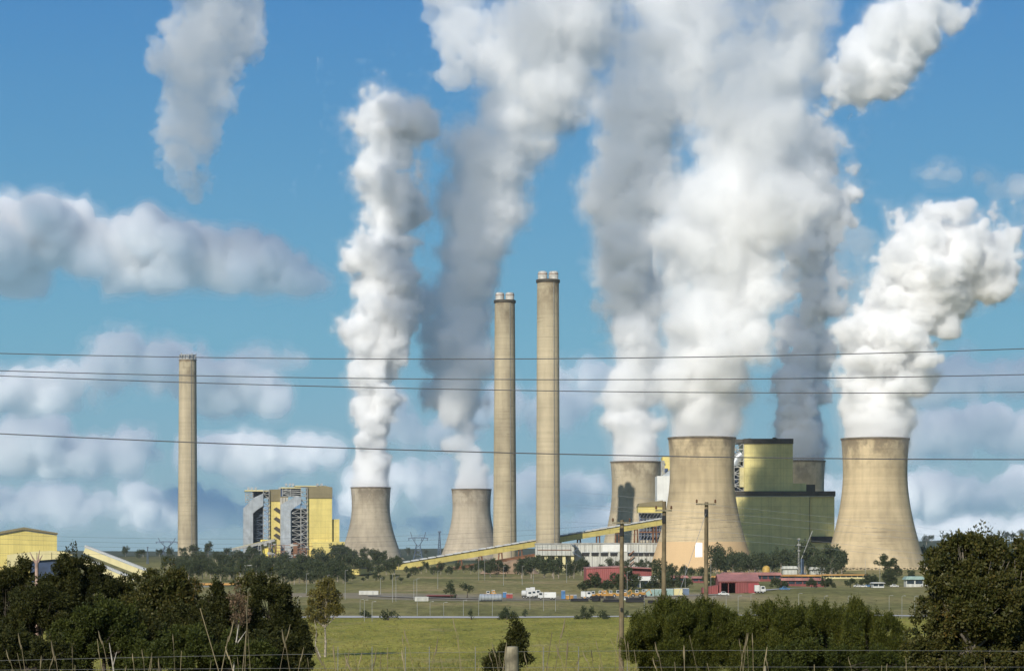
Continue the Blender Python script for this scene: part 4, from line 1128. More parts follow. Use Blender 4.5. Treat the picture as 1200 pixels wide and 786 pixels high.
LEAF_DEAD = leaf_mat('dead brown leaves', (0.10, 0.07, 0.04), (0.22, 0.15, 0.09), (0.28, 0.20, 0.12))
LEAF_FAR = leaf_mat('far gum leaves', (0.040, 0.056, 0.026), (0.085, 0.100, 0.045))

def front_tree(name, label, d, base_px, lobes_px, mat, seed, leaf=0.105, slim=0.5, frac=0.28, lai=3.2, bark=DARKBARK, r0=0.10, cat='tree', axis_up=0.2, upness=0.3, stretch=1.0, dens=1.0, group=None, inner=0.35, forks=3, depth=0.9, shell=0.55, shoots=0.4):
    """A near tree built where it stands: lobes are (column, row, half width, half height[, metres nearer or farther])."""
    rng = np.random.default_rng(seed)
    k = d / F
    x0 = PX(base_px, d); g = gz(x0, d)
    t = thing(name, label, cat, (x0, d, g), group)
    lobes = []
    for i, l in enumerate(lobes_px):
        px, py, hw, hh = l[:4]
        dy = l[4] if len(l) > 4 else rng.uniform(-0.35, 0.35) * hw * k
        lobes.append((PX(px, d) - x0, dy, PZ(py, d) - g, hw * k, hw * k * depth, hh * k))
    cl = shell_clumps(lobes, rng, frac, dens, stretch, inner)
    for x, y, z, rx, ry, rz in lobes:                 # shoots standing out of the crown
        for q in range(int(shoots * 10)):
            a = rng.uniform(0, 6.283); e = rng.uniform(0.15, 1.1)
            s = rng.uniform(0.07, 0.13)
            cl.append((x + math.cos(a) * math.sin(e) * rx, y + math.sin(a) * math.sin(e) * ry, z + math.cos(e) * rz * 1.05, s, rng.uniform(2.5, 4.5)))
    area1 = leaf * leaf * slim * 0.5
    v = leaf_arrays(cl, lai * 0.42 / area1, leaf, rng, upness, slim, axis_up, shell)
    leaf_object('crown', v, mat, t)
    b = MB(); limbs_to(b, (0, 0, 0), lobes, rng, r0, forks); b.build('trunk', bark, t, smooth=True)
    return t, v.shape[0] // 4

NL = 0
def FT(*a, **k):
    global NL
    t, n = front_tree(*a, **k); NL += n
    return t
# the dark cluster near the camera, one tree after another
FT('wattle_tree', 'dark pointed tree at the frame edge below the yellow shed', 118, 15, [(12,700,28,34),(30,676,13,22),(-8,745,34,40),(26,750,26,40),(0,690,16,16)], LEAF_DARK, 101)
FT('wattle_tree', 'dark round-headed tree rising in front of the pale bunker', 116, 88, [(88,672,24,26),(78,700,32,30),(108,700,30,30),(90,745,40,42),(66,690,18,20),(112,680,16,18)], LEAF_DARK, 102)
FT('wattle_shrub', 'lighter green shrub at the foot of the round-headed dark tree', 104, 120, [(118,742,48,34),(90,760,34,30),(150,755,34,32),(120,722,24,18),(140,735,28,22)], LEAF_GREEN, 103, cat='shrub')
FT('wattle_tree', 'glossy dark tree with a broad dome, below the lone chimney', 114, 186, [(186,690,36,28),(168,706,28,30),(210,708,28,32),(190,742,46,44),(205,684,20,18),(155,715,18,22)], LEAF_GUM, 104, leaf=0.12)
FT('wattle_tree', 'small narrow dark tree between the broad dome and the brown dead shrub', 112, 252, [(254,704,14,20),(246,722,20,24),(262,730,18,28),(250,758,30,34)], LEAF_DARK, 105)
FT('gum_tree', 'thin crowned gum behind the brown dead shrub, below the far boiler houses', 120, 290, [(288,684,15,13),(300,700,18,15),(282,706,14,14)], LEAF_GUM, 106, lai=1.5, leaf=0.15, dens=0.8, bark=BARK)
FT('wattle_tree', 'dark tree at the open end of the cluster, beside the paddock', 112, 318, [(313,690,20,16),(316,712,30,26),(336,728,24,30),(318,755,44,40),(346,762,18,34),(296,742,26,36)], LEAF_DARK, 107)
FT('dead_shrub', 'brown withered shrub caught between dark trees', 110, 276, [(276,706,9,16),(282,722,10,16)], LEAF_DEAD, 108, lai=1.1, leaf=0.10, cat='shrub', r0=0.05)
FT('wattle_shrub', 'low dark shrub filling the front of the cluster under the lone chimney', 100, 220, [(220,766,44,28),(180,772,34,24),(262,770,34,26),(300,776,30,22)], LEAF_GREEN, 109, cat='shrub')
FT('wattle_shrub', 'low dark shrub at the frame corner below the pointed tree', 98, 30, [(30,768,40,26),(66,772,30,22),(-8,765,30,28)], LEAF_DARK, 110, cat='shrub')
FT('wattle_shrub', 'low dark shrub at the foot of the dark tree beside the paddock', 102, 330, [(330,772,32,26),(352,778,18,18),(300,770,30,26)], LEAF_DARK, 111, cat='shrub')
FT('wattle_shrub', 'dark shrub filling the gap under the glossy broad dome', 108, 160, [(160,748,34,34),(215,745,36,36),(130,770,40,26),(240,752,26,34)], LEAF_DARK, 112, cat='shrub')
FT('wattle_shrub', 'dark shrub filling the gap beneath the pale bunker', 112, 50, [(50,715,30,34),(58,750,34,34),(30,725,26,30)], LEAF_DARK, 113, cat='shrub')
FT('wattle_tree', 'small dark tree hiding the foot of the two sloping conveyors', 117, 143, [(140,694,12,16),(147,700,12,16),(138,712,16,20)], LEAF_DARK, 114)
# tea trees in front of the road
FT('tea_tree', 'wide domed tea tree in front of the two farther wooden poles', 112, 800, [(800,736,52,32),(768,752,40,32),(832,748,36,32),(800,770,66,34),(812,722,26,18),(786,728,26,18),(750,770,28,24),(838,734,18,18)], LEAF_TEA, 121, leaf=0.095, slim=0.32, axis_up=0.9, stretch=1.5, frac=0.22, dens=0.8, shell=0.4, shoots=1.6)
FT('tea_tree', 'small tea tree notch between the wide dome and the long clump', 116, 858, [(856,740,14,18),(868,752,16,24),(850,762,20,26)], LEAF_TEA, 122, leaf=0.095, slim=0.32, axis_up=0.9, stretch=1.5, frac=0.26, shell=0.4, shoots=1.6)
FT('tea_tree', 'tea tree with upright sprays, first in the long clump after the notch', 113, 905, [(890,738,24,24),(912,732,26,24),(900,762,44,34),(936,748,26,28),(876,752,18,24)], LEAF_TEA, 123, leaf=0.095, slim=0.32, axis_up=0.9, stretch=1.6, frac=0.23, shell=0.4, shoots=1.6)
FT('tea_tree', 'brown-tipped tea tree in the middle of the long clump', 115, 965, [(950,730,26,20),(972,736,26,24),(960,762,44,34),(990,745,24,28)], LEAF_TEA, 124, leaf=0.095, slim=0.32, axis_up=0.9, stretch=1.6, frac=0.23, shell=0.4, shoots=1.6)
FT('tea_tree', 'tea tree with tall spiky sprays beside the big gum', 113, 1015, [(1004,728,12,22),(1014,742,26,24),(1016,768,40,32),(1040,750,22,24),(1055,765,18,24)], LEAF_TEA, 125, leaf=0.095, slim=0.32, axis_up=1.0, stretch=1.8, frac=0.23, shell=0.4, shoots=1.6)
FT('green_shrub', 'fresh green shrub low in front of the long tea tree clump', 100, 960, [(950,772,40,22),(1000,778,34,18),(905,778,34,18),(1040,780,26,16)], LEAF_GREEN, 126, cat='shrub', slim=0.4)
# the big gum
FT('gum_tree', 'big glossy gum with a tall ragged crown at the frame edge', 92, 1150, [(1140,648,32,26),(1112,668,32,30),(1160,668,36,34),(1104,702,30,34),(1150,708,44,40),(1098,740,34,34),(1140,752,46,40),(1180,720,36,44),(1084,768,24,24),(1180,765,40,36),(1128,638,18,14),(1100,774,34,26),(1135,784,40,24),(1170,788,40,22),(1078,782,22,18),(1125,722,34,34)], LEAF_GUM, 131, leaf=0.11, slim=0.6, frac=0.24, lai=2.8, bark=MIDBARK, r0=0.13, upness=0.5)
FT('gum_tree', 'gum with two small rounded tops just beyond the big glossy gum', 97, 1200, [(1188,654,18,20),(1206,660,26,26),(1172,650,12,16),(1205,705,36,44),(1215,760,40,44),(1190,730,36,44),(1190,778,40,30)], LEAF_GUM, 132, leaf=0.11, slim=0.6, frac=0.26, lai=2.8, bark=MIDBARK, upness=0.5)
# bush by the post
FT('young_wattle', 'small upright bush right behind the thick fence post', 104, 606, [(607,742,13,12),(604,756,16,16),(610,768,14,16),(596,768,10,12),(582,776,13,9),(574,781,9,7)], LEAF_DARK, 141, cat='bush', leaf=0.10, frac=0.34)
# slender gum in the paddock
FT('slender_gum', 'slender thin-crowned brownish gum alone in the paddock', 433, 381, [(382,692,14,11),(371,701,12,10),(392,704,13,11),(380,713,17,11),(397,715,9,8),(365,720,10,8),(384,684,9,6),(374,726,12,6)], LEAF_BROWN, 151, leaf=0.32, slim=0.5, frac=0.26, lai=2.0, bark=BARK, r0=0.2, dens=1.0, forks=5)
ss = thing('gum_sapling', 'leaning sapling with few leaves beside the slender paddock gum', 'tree', (PX(374, 431), 431, gz(PX(374, 431), 431)))
b = MB(); b.tube([(0.4, 0, -0.3), (-0.7, 0, 2.2), (-0.5, 0, 5.0), (-0.9, 0, 7.0)], [0.16, 0.12, 0.08, 0.04], 7); b.tube([(0.4, 0, -0.2), (-1.3, 0.2, 1.8)], [0.14, 0.06], 6); b.build('trunk', BARK, ss, smooth=True)
rng = np.random.default_rng(77)
leaf_object('crown', leaf_arrays([(-0.9 + rng.normal() * 0.8, rng.normal() * 0.7, 6.0 + rng.normal() * 1.0, 0.55, 1.0) for _ in range(16)], 9, 0.32, rng), LEAF_BROWN, ss)
# bleached dead branches standing in the dark cluster
dt = thing('dead_tree', 'bare bleached trunk with short branches in front of the pale bunker', 'dead tree', (PX(43, 117), 117, gz(PX(43, 117), 117)))
b = MB(); b.tube([(0, 0, -0.3), (0.02, 0, 3), (0, 0, PZ(656, 117) - dt.location.z)], [0.14, 0.12, 0.09], 9)
zt = PZ(658, 117) - dt.location.z
for dx, dz in ((-0.35, 0.5), (0.3, 0.35), (0.15, 0.6)): b.tube([(0, 0, zt - 0.15), (dx * 0.5, 0, zt + dz * 0.3), (dx, 0, zt + dz)], [0.06, 0.04, 0.015], 6)
b.build('trunk', paint('pink grey dead bark', (0.36, 0.25, 0.20), 0.9, 0.2, 4.0), dt, smooth=True)
for px, py, lean, h, lb in ((136, 740, 0.4, 2.0, 'bleached forked dead branch standing low in the dark cluster'), (285, 720, -0.3, 1.8, 'bleached dead branch under the thin crowned gum')):
    o = thing('dead_branch', lb, 'dead branch', (PX(px, 101), 101, PZ(py, 101) - h * 0.7))
    b = MB(); b.tube([(lean, -1.6, -h), (lean * 0.4, -1.7, 0.0), (0, -1.7, h * 0.5)], [0.045, 0.035, 0.015], 6); b.tube([(lean * 0.4, -1.7, 0), (0.3, -1.6, 0.6)], [0.03, 0.01], 6); b.build('stem', BRANCHWHITE, o)

# ------------------------------------------------------------------ bushes of the middle distance
def small_tree(name, label, px, yb, lobes, mat, seed, leaf=0.55, cat='bush', group=None, lai=2.0, bark=DARKBARK, r0=0.2, frac=0.36):
    d = F * EYE / (yb - HY)
    return front_tree(name, label, d, px, lobes, mat, seed, leaf=leaf, frac=frac, lai=lai, cat=cat, group=group, bark=bark, r0=r0, dens=0.8, forks=1)[0]
small_tree('bush', 'wide dark bush at the near edge of the road behind the fence post', 594, 725.5, [(594,719,10,6),(586,722,7,4),(601,721,6,4)], LEAF_FAR, 201, leaf=0.4)
small_tree('bush', 'small bush just before the wide dark roadside bush', 552, 725.5, [(552,720,3,5)], LEAF_FAR, 202, leaf=0.35)
small_tree('sapling', 'paired sapling with two tops by the road, left of the nearest wooden pole', 687, 726, [(684,716,4,5),(693,717,4,7),(688,722,7,4),(678,724,7,3)], LEAF_FAR, 203, leaf=0.4, cat='tree')
small_tree('bush', 'rounded bush by the road between the paired sapling and the nearest wooden pole', 707, 726.5, [(706,721,5,5),(709,724,6,3)], LEAF_FAR, 204, leaf=0.4)
small_tree('bush', 'small bush by the road just past the nearest wooden pole', 733, 725, [(734,720,3,5)], LEAF_FAR, 205, leaf=0.35)
small_tree('bush', 'low scrub bush on the brown verge near the wide roadside bush', 615, 723, [(615,718,4,3)], LEAF_FAR, 206, leaf=0.35)
small_tree('bush', 'dark round bush behind the slender paddock gum by the road', 428, 724, [(427,719,5,4),(432,721,4,3)], LEAF_FAR, 207, leaf=0.4)
small_tree('bush', 'pair of dark bushes in the grass right of the slender gum', 454, 726, [(451,720,5,6),(462,721,6,4)], LEAF_FAR, 208, leaf=0.4)
small_tree('tree', 'compact dark tree beside the dark red shelter', 528, 698, [(528,692,6,7),(528,686,4,5)], LEAF_FAR, 209, leaf=0.6, cat='tree')
small_tree('tree', 'low spreading tree behind the dark red shelter', 547, 697, [(546,689,8,4),(552,690,5,3)], LEAF_FAR, 210, leaf=0.6, cat='tree')
for k, (px, yb, lob, lb) in enumerate((
    (688, 692, [(688,686,7,5),(682,688,6,4)], 'dark bush at the left foot of the red workshop'),
    (697, 690, [(697,679,10,8),(697,685,12,7)], 'rounded dark tree against the red workshop wall'),
    (711, 692, [(710,684,5,5),(714,688,6,4)], 'dark bush under the middle of the red workshop wall'),
    (731, 691, [(731,676,12,10),(722,682,10,9),(740,682,10,9),(731,686,14,6)], 'largest dark tree against the red workshop, behind the nearest wooden pole'),
    (754, 690, [(754,686,3,3)], 'tiny round bush below the white roofed annex'),
    (773, 690, [(772,671,7,10),(775,682,11,9),(767,685,9,6)], 'tall dark tree right behind the middle wooden pole'),
    (790, 689, [(790,680,12,8),(799,683,10,6)], 'dark tree past the middle wooden pole'),
    (806, 688, [(806,683,7,4)], 'yellowish green bush between the two farther wooden poles'),
    (829, 689, [(829,680,7,6),(836,683,6,5)], 'dark tree just behind the farthest wooden pole'),
    (913, 691, [(912,684,9,5),(920,686,6,4)], 'dark rounded hedge tree in front of the long office roof'),
    (951, 690, [(951,684,8,4)], 'dark bush in front of the dull red hut row'),
    (967, 690, [(966,682,7,6),(973,685,5,4)], 'dark leafy tree at the corner of the red hut row'),
    (1035, 684, [(1033,656,9,6),(1046,661,8,6),(1044,672,11,9),(1038,678,10,6)], 'large spreading tree standing before the streaked cooling tower'),
    (1020, 686, [(1022,677,9,5),(1014,681,7,4)], 'round dark tree beside the white hut below the streaked tower'),
    (1066, 680, [(1066,673,7,4)], 'dark bush below the streaked tower next to the big gum'),
    (996, 687, [(997,682,7,3)], 'low hedge bush left of the parked cars'))):
    small_tree('tree' if 'tree' in lb.split(' standing')[0] else 'bush', lb, px, yb, lob, LEAF_GREEN if 'yellowish' in lb else LEAF_FAR, 220 + k, leaf=0.6, lai=3.2, cat='tree' if 'tree' in lb else 'bush')

# ------------------------------------------------------------------ far gum belts: every tree a thing of its own, copied from a few kinds
def far_kind(seed, h, w, sparse):
    rng = np.random.default_rng(seed)
    lobes = []
    for k in range(6):
        a = rng.uniform(0, 2 * math.pi); r = w * rng.uniform(0.15, 0.6)
        lobes.append((math.cos(a) * r, math.sin(a) * r, h * rng.uniform(0.5, 0.85), w * rng.uniform(0.35, 0.55), w * rng.uniform(0.35, 0.55), h * rng.uniform(0.14, 0.24)))
    lobes.append((0, 0, h * 0.45, w * 0.7, w * 0.7, h * 0.3))
    cl = shell_clumps(lobes, rng, 0.42, 0.6 * sparse, 1.0)
    v = leaf_arrays(cl, 3.0, 0.85, rng)
    me = bpy.data.meshes.new('gum_tree')
    b = MB(); b.tube([(0, 0, -1.5), (0.2, 0, h * 0.5)], [0.45, 0.25], 6)
    for l in lobes[:4]: b.tube([(0.2, 0, h * 0.4), l[:3]], [0.25, 0.08], 5)
    nb = len(b.v)
    allv = np.concatenate([np.array(b.v, dtype=np.float32), v.astype(np.float32)])
    faces = b.f + [tuple(range(nb + 4*i, nb + 4*i + 4)) for i in range(len(v) // 4)]
    me.from_pydata(allv.tolist(), [], faces)
    me.materials.append(BARK); me.materials.append(LEAF_FAR)
    me.polygons.foreach_set('material_index', [0] * len(b.f) + [1] * (len(v) // 4))
    return me
KINDS_ = [far_kind(300 + k, *p) for k, p in enumerate(((13, 6.0, 1.0), (15, 5.5, 0.8), (11, 6.5, 1.0), (16, 7.0, 0.9), (10, 5.0, 1.1)))]
frng = np.random.default_rng(5)
def far_tree(px, d, scale, label, group):
    x = PX(px, d); g = gz(x, d)
    o = bpy.data.objects.new('gum_tree', KINDS_[frng.integers(len(KINDS_))]); C.objects.link(o)
    o.location = (x, d, g); o.rotation_euler = (0, 0, frng.uniform(0, 6.28)); s = scale * frng.uniform(0.8, 1.2); o.scale = (s * frng.uniform(0.9, 1.2), s, s)
    tag(o, label, 'tree', group)
LB = 'dark gum tree in the dense belt on the slope below the far boiler houses'
def belt(x0, x1, d, n, scale, label, group, gaps=()):
    for k in range(n):
        px = x0 + (x1 - x0) * (k + frng.uniform(0.1, 0.9)) / n
        if any(a < px < c for a, c in gaps): continue
        far_tree(px, d * frng.uniform(0.96, 1.04), scale, label, group)
G1 = 'gum trees in the belt below the far plant'
belt(200, 448, 2640, 13, 1.15, LB, G1, ((303, 364), (378, 397))); belt(225, 452, 2400, 15, 1.1, LB, G1, ((306, 360), (380, 394))); belt(195, 455, 2150, 22, 1.0, LB, G1); belt(190, 470, 1900, 26, 0.9, LB, G1); belt(215, 470, 1680, 25, 0.8, LB, G1)
belt(390, 440, 2750, 5, 1.3, LB, G1); belt(210, 412, 1520, 24, 0.62, LB, G1); belt(205, 408, 1420, 27, 0.72, LB, G1); belt(330, 410, 1290, 14, 0.62, LB, G1); belt(400, 480, 1290, 12, 0.3, LB, G1)
G2 = 'gum trees below the long yellow conveyor'
LB2 = 'dark gum tree in the line below the long yellow conveyor'
belt(470, 560, 1760, 13, 0.55, LB2, G2); belt(560, 640, 1760, 12, 0.75, LB2, G2); belt(560, 690, 1640, 13, 0.8, LB2, G2); belt(610, 690, 1560, 8, 0.95, LB2, G2); belt(700, 770, 1840, 7, 0.6, LB2, G2)
G3 = 'gum trees at the foot of the green boiler house'
LB3 = 'dark gum tree in the row at the foot of the green boiler house and towers'
belt(832, 905, 1720, 12, 1.25, LB3, G3); belt(905, 990, 1760, 12, 1.35, LB3, G3); belt(940, 975, 1640, 6, 1.35, LB3, G3); belt(838, 900, 1560, 7, 0.95, LB3, G3); belt(770, 835, 1500, 8, 0.65, LB3, G3); belt(972, 985, 1600, 3, 1.3, LB3, G3)
G4 = 'trees on the far hill'
LB4 = 'bluish tree on the far hill beyond the streaked cooling tower'
belt(1070, 1220, 6450, 15, 1.9, LB4, G4); belt(1068, 1110, 2300, 7, 1.3, LB4, G4)
belt(140, 205, 2600, 5, 0.9, 'small dark tree on the skyline beside the low conveyor near the lone chimney', 'skyline trees near the lone chimney')
belt(460, 560, 4700, 8, 1.2, 'bluish tree on the skyline between the far cooling towers', 'skyline trees between the far towers')
# ------------------------------------------------------------------ wooden power poles
def wood_pole(px, d, ytop, label, arm, arm_row):
    x = PX(px, d); g = gz(x, d); H = PZ(ytop, d) - g
    o = thing('power_pole', label, 'power pole', (x, d, g), 'weathered wooden power poles')
    b = MB(); b.tube([(0, 0, -0.6), (0.02, 0, H * 0.5), (0.05, 0, H)], [0.165, 0.145, 0.115], 16); b.build('pole', TIMBER, o, smooth=True)
    za = PZ(arm_row, d) - g
    b = MB(); b.box(-arm, arm, -0.27, -0.15, za - 0.05, za + 0.05); a = b.build('crossarm', GREYTIMBER, o)
    for u in ((-0.92, 0.92) if arm < 0.7 else (-0.92, -0.35, 0.35, 0.92)):
        b = MB(); b.lathe([(0.02, 0.07), (0.05, 0.1), (0.075, 0.16), (0.045, 0.2), (0.06, 0.25), (0.02, 0.3)], 12, c=(u * arm, -0.21, za)); b.build('insulator', PORCELAIN, a, smooth=True)
    b = MB(); b.box(-0.10, 0.10, -0.21, -0.15, za - 0.75, za - 0.3); b.build('bracket', RUBBER, o)
    b = MB(); b.box(-0.06, 0.06, -0.24, -0.17, H * 0.44, H * 0.44 + 0.22); b.build('tag_plate', RUBBER, o)
    return o
wood_pole(728, 138, 609, 'wooden power pole whose foot meets the edge of the domed tea tree', 0.55, 612.5)
wood_pole(777.5, 140, 587, 'wooden power pole in front of the left flank of the pale based cooling tower', 0.5, 598)
wood_pole(827, 142, 588, 'wooden power pole with a wide crossarm before the middle of the pale based tower', 0.62, 590.5)

def sagging(name, label, pts, r, mat, group=None, cat='power line', n=40):
    """A conductor through three points (left, middle, right), a parabola in height, carried well past both edges."""
    (xa, ya, za), (xb, yb, zb), (xc, yc, zc) = pts
    A = np.array([[t * t, t, 1] for t in (0, 0.5, 1)]); cf = np.linalg.solve(A, [za, zb, zc])
    P = []
    for t in np.linspace(-0.5, 1.5, n):
        P.append((xa + (xc - xa) * t, ya + (yc - ya) * t, cf[0] * t * t + cf[1] * t + cf[2]))
    b = MB(); b.tube(P, r, 6)
    return tag(b.build(name, mat, smooth=True), label, cat, group)
def line4(rows, d, r, label, mat=CABLE):
    sagging('power_line', label, [(PX(px, d), d, PZ(y, d)) for px, y in zip((0, 600, 1200), rows)], r, mat, 'dark power lines crossing the sky')
line4((414, 420.5, 408.5), 66, 0.0125, 'topmost dark power line, crossing just under the rim of the lone chimney')
line4((434.3, 444.6, 438.8), 67, 0.0125, 'dark power line second from the top, close above its twin')
line4((440.2, 457.2, 459.5), 68, 0.0125, 'dark power line third from the top, lower of the close pair')
line4((508, 530.5, 538.2), 64, 0.0145, 'lowest dark power line, running past the rims of the near cooling towers')
for k, (a, m_, c) in enumerate(((626, 634, 622), (631, 640, 628), (637, 645, 634), (648, 652, 642))):
    d = 1250 + k * 30
    sagging('transmission_line', 'thin far transmission line sagging across the plant', [(PX(0, d), d, PZ(a, d)), (PX(300, d), d, PZ(m_ - 3, d)), (PX(600, d), d, PZ(c, d))], 0.05, CABLE, 'thin far transmission lines', 'transmission line', 30)
for k, (a, m_, c) in enumerate(((597, 606, 618), (603, 614, 626), (618, 628, 641), (628, 636, 648), (586, 598, 611))):
    d = 1420 + k * 30
    sagging('transmission_line', 'thin pale transmission line slanting before the green boiler house', [(PX(780, d), d, PZ(a, d)), (PX(900, d), d, PZ(m_, d)), (PX(1020, d), d, PZ(c, d))], 0.055, BRIGHTCABLE, 'thin pale transmission lines', 'transmission line', 30)
b = MB(); pa = (PX(827.5, 142), 141.9, PZ(600, 142)); pb = (PX(790, 135), 135, PZ(712, 135))
b.tube([pa, ((pa[0]+pb[0])/2, (pa[1]+pb[1])/2, (pa[2]+pb[2])/2), pb], 0.012, 6)
sw = tag(b.build('guy_wire', WIRE), 'thin guy wire slanting down from the wide-armed pole', 'guy wire')

DULLWIRE = paint('weathered fence wire', (0.20, 0.20, 0.20), 0.5, 0.15, 20.0, metal=0.4)
# ------------------------------------------------------------------ fence and dry grass at the camera's feet
def post(px, d, ytop, r, label):
    x = PX(px, d); g = gz(x, d); H = PZ(ytop, d) - g
    b = MB(); b.lathe([(r * 1.02, -0.5), (r, H - 0.03), (r * 0.93, H), (r * 0.5, H + 0.006)], 28, c=(0, 0, 0))
    o = b.build('fence_post', GREYTIMBER, smooth=True, loc=(x, d, g)); return tag(o, label, 'fence post')
post(599.7, 22, 757.5, 0.066, 'thick round timber fence post with a cut top in front of the small bush')
post(896.5, 22, 780.5, 0.013, 'thin pale fence post tip in front of the fresh green shrub')
GPK = 'slim pickets of the paddock fence'
pk = MB(); pk.box(-0.017, 0.017, -0.015, 0.015, -0.4, 1.95); pk0 = None
for px in (396, 436, 475, 503, 557, 637, 678, 735, 354, 1075):
    d = 122.0; x = PX(px, d)
    if pk0 is None: pk0 = pk.build('fence_picket', DULLWIRE); o = pk0
    else: o = pk0.copy(); C.objects.link(o)
    o.location = (x, d, PZ(757, d) - 1.95); tag(o, 'slim pale picket of the wire fence along the paddock', 'fence picket', GPK)
for k, (y0, y1, y2, d) in enumerate(((773.5, 767.5, 763.0, 22.15), (784.5, 782.5, 784.0, 22.15))):
    sagging('fence_wire', ('upper fence wire running past the thick timber post', 'lower fence wire at the bottom edge')[k], [(PX(0, d), d, PZ(y0, d)), (PX(600, d), d, PZ((763.0, 781.5)[k], d)), (PX(1200, d), d, PZ((762.5, 781.0)[k], d))], 0.0016, DULLWIRE, None, 'fence wire', 24)
def stalks():
    STRAW = paint('weathered straw', (0.23, 0.185, 0.105), 0.85, 0.3, 2.0)
    r = np.random.default_rng(3); b = MB(); heads = []
    spots = [(x, y) for x, y in ((22,755),(54,768),(112,748),(126,760),(100,765),(240,712),(290,705),(305,735),(330,745),(222,762),(205,750),(262,745),(345,770),(420,765),(430,772),(455,758),(476,748),(497,772),(512,755),(520,764),(530,740),(537,735),(560,765),(575,770),(590,762),(640,757),(660,765),(652,740),(690,768),(700,758),(703,764),(716,748),(722,750),(735,752),(745,758),(767,765),(790,768),(808,744),(860,755),(868,758),(880,752),(882,765),(893,770),(900,775),(1000,776),(1028,777),(1055,770),(1110,776),(1150,770),(60,776),(10,772),(150,772),(175,764),(190,770),(250,773),(275,768),(368,774),(382,768),(405,776),(442,776),(468,771),(550,775),(610,772),(628,776),(675,775),(830,776),(945,778))]
    for px, yt in spots:
        for j in range(r.integers(1, 3)):
            d = r.uniform(9, 19)
            x = PX(px + r.normal() * 7, d); g = gz(x, d)
            top = PZ(yt + r.uniform(0, 16) * (j > 0), d)
            lean = (r.normal() * 0.10 + (-0.05)) * (top - g) * 1.4
            P = [(x - lean, d, g - 0.05), (x - lean * 0.55, d + r.normal() * 0.04, g + (top - g) * 0.5), (x, d, top)]
            w = 0.0019 * r.uniform(0.7, 1.5)
            b.tube(P, [w * 1.3, w, w * 0.7], 5)
            if r.random() < 0.5:
                h = (top - g) * 0.07 + 0.02; ux = lean * 0.2
                b.tube([(x, d, top - h * 0.2), (x + ux * 0.3, d, top + h * 0.2), (x + ux * 0.5, d, top + h * 0.6)], [w, w * r.uniform(1.3, 2.3), w * 0.5], 6)
            if r.random() < 0.5:
                z0 = g + (top - g) * r.uniform(0.3, 0.7); s = r.choice([-1, 1])
                b.tube([(x - lean * 0.4, d, z0), (x - lean * 0.4 + s * 0.06, d, z0 + 0.10), (x - lean * 0.4 + s * 0.16, d, z0 + 0.08)], [w, w * 1.2, w * 0.3], 4)
    o = b.build('dry_grass', STRAW, smooth=True); o['kind'] = 'stuff'
stalks()
def tufts():
    """Rough pasture: short blades in tussocks over the visible paddock."""
    r = np.random.default_rng(9); n = 9000
    y = 372 + (650 - 372) * r.random(n) ** 1.6; x = (r.random(n) - 0.5) * 2 * (0.25 * y)
    keep = ~((y < 390) & (np.abs(x) > 400)); x, y = x[keep], y[keep]
    z = ground_z(x, y)
    V = []
    for k in range(len(x)):
        m = 5
        a = r.uniform(0, 6.28, m); h = r.uniform(0.10, 0.42, m) * (1.6 if r.random() < 0.15 else 1); w = 0.06
        cx_ = x[k] + r.normal(size=m) * 0.25; cy_ = y[k] + r.normal(size=m) * 0.2
        for i in range(m):
            dx, dy = math.cos(a[i]) * w, math.sin(a[i]) * w; l = r.normal() * 0.1
            V += [(cx_[i] - dx, cy_[i] - dy, z[k] - 0.03), (cx_[i] + dx, cy_[i] + dy, z[k] - 0.03), (cx_[i] + dx * 0.2 + l, cy_[i] + dy, z[k] + h[i]), (cx_[i] - dx * 0.2 + l, cy_[i] - dy, z[k] + h[i] * 0.97)]
    o = leaf_object('grass', np.array(V), leaf_mat('pasture blades', (0.18, 0.17, 0.04), (0.32, 0.27, 0.09), (0.40, 0.32, 0.14)))
    o['kind'] = 'stuff'
tufts()
# ------------------------------------------------------------------ steam and clouds: real volumes inside billowing hulls
def smooth_noise(shape, cell, rng):
    """Cubic-smoothed value noise in -1..1 over a voxel array, one lattice point every CELL voxels."""
    n = [int(s / cell) + 3 for s in shape]
    a = rng.random(n, dtype=np.float32) * 2 - 1
    for ax in range(3):
        x = np.arange(shape[ax], dtype=np.float32) / cell
        i = x.astype(int); f = x - i; f = f * f * (3 - 2 * f)
        lo = np.take(a, i, axis=ax); hi = np.take(a, i + 1, axis=ax)
        sh = [1, 1, 1]; sh[ax] = -1
        f = f.reshape(sh)
        a = lo * (1 - f) + hi * f
    return a

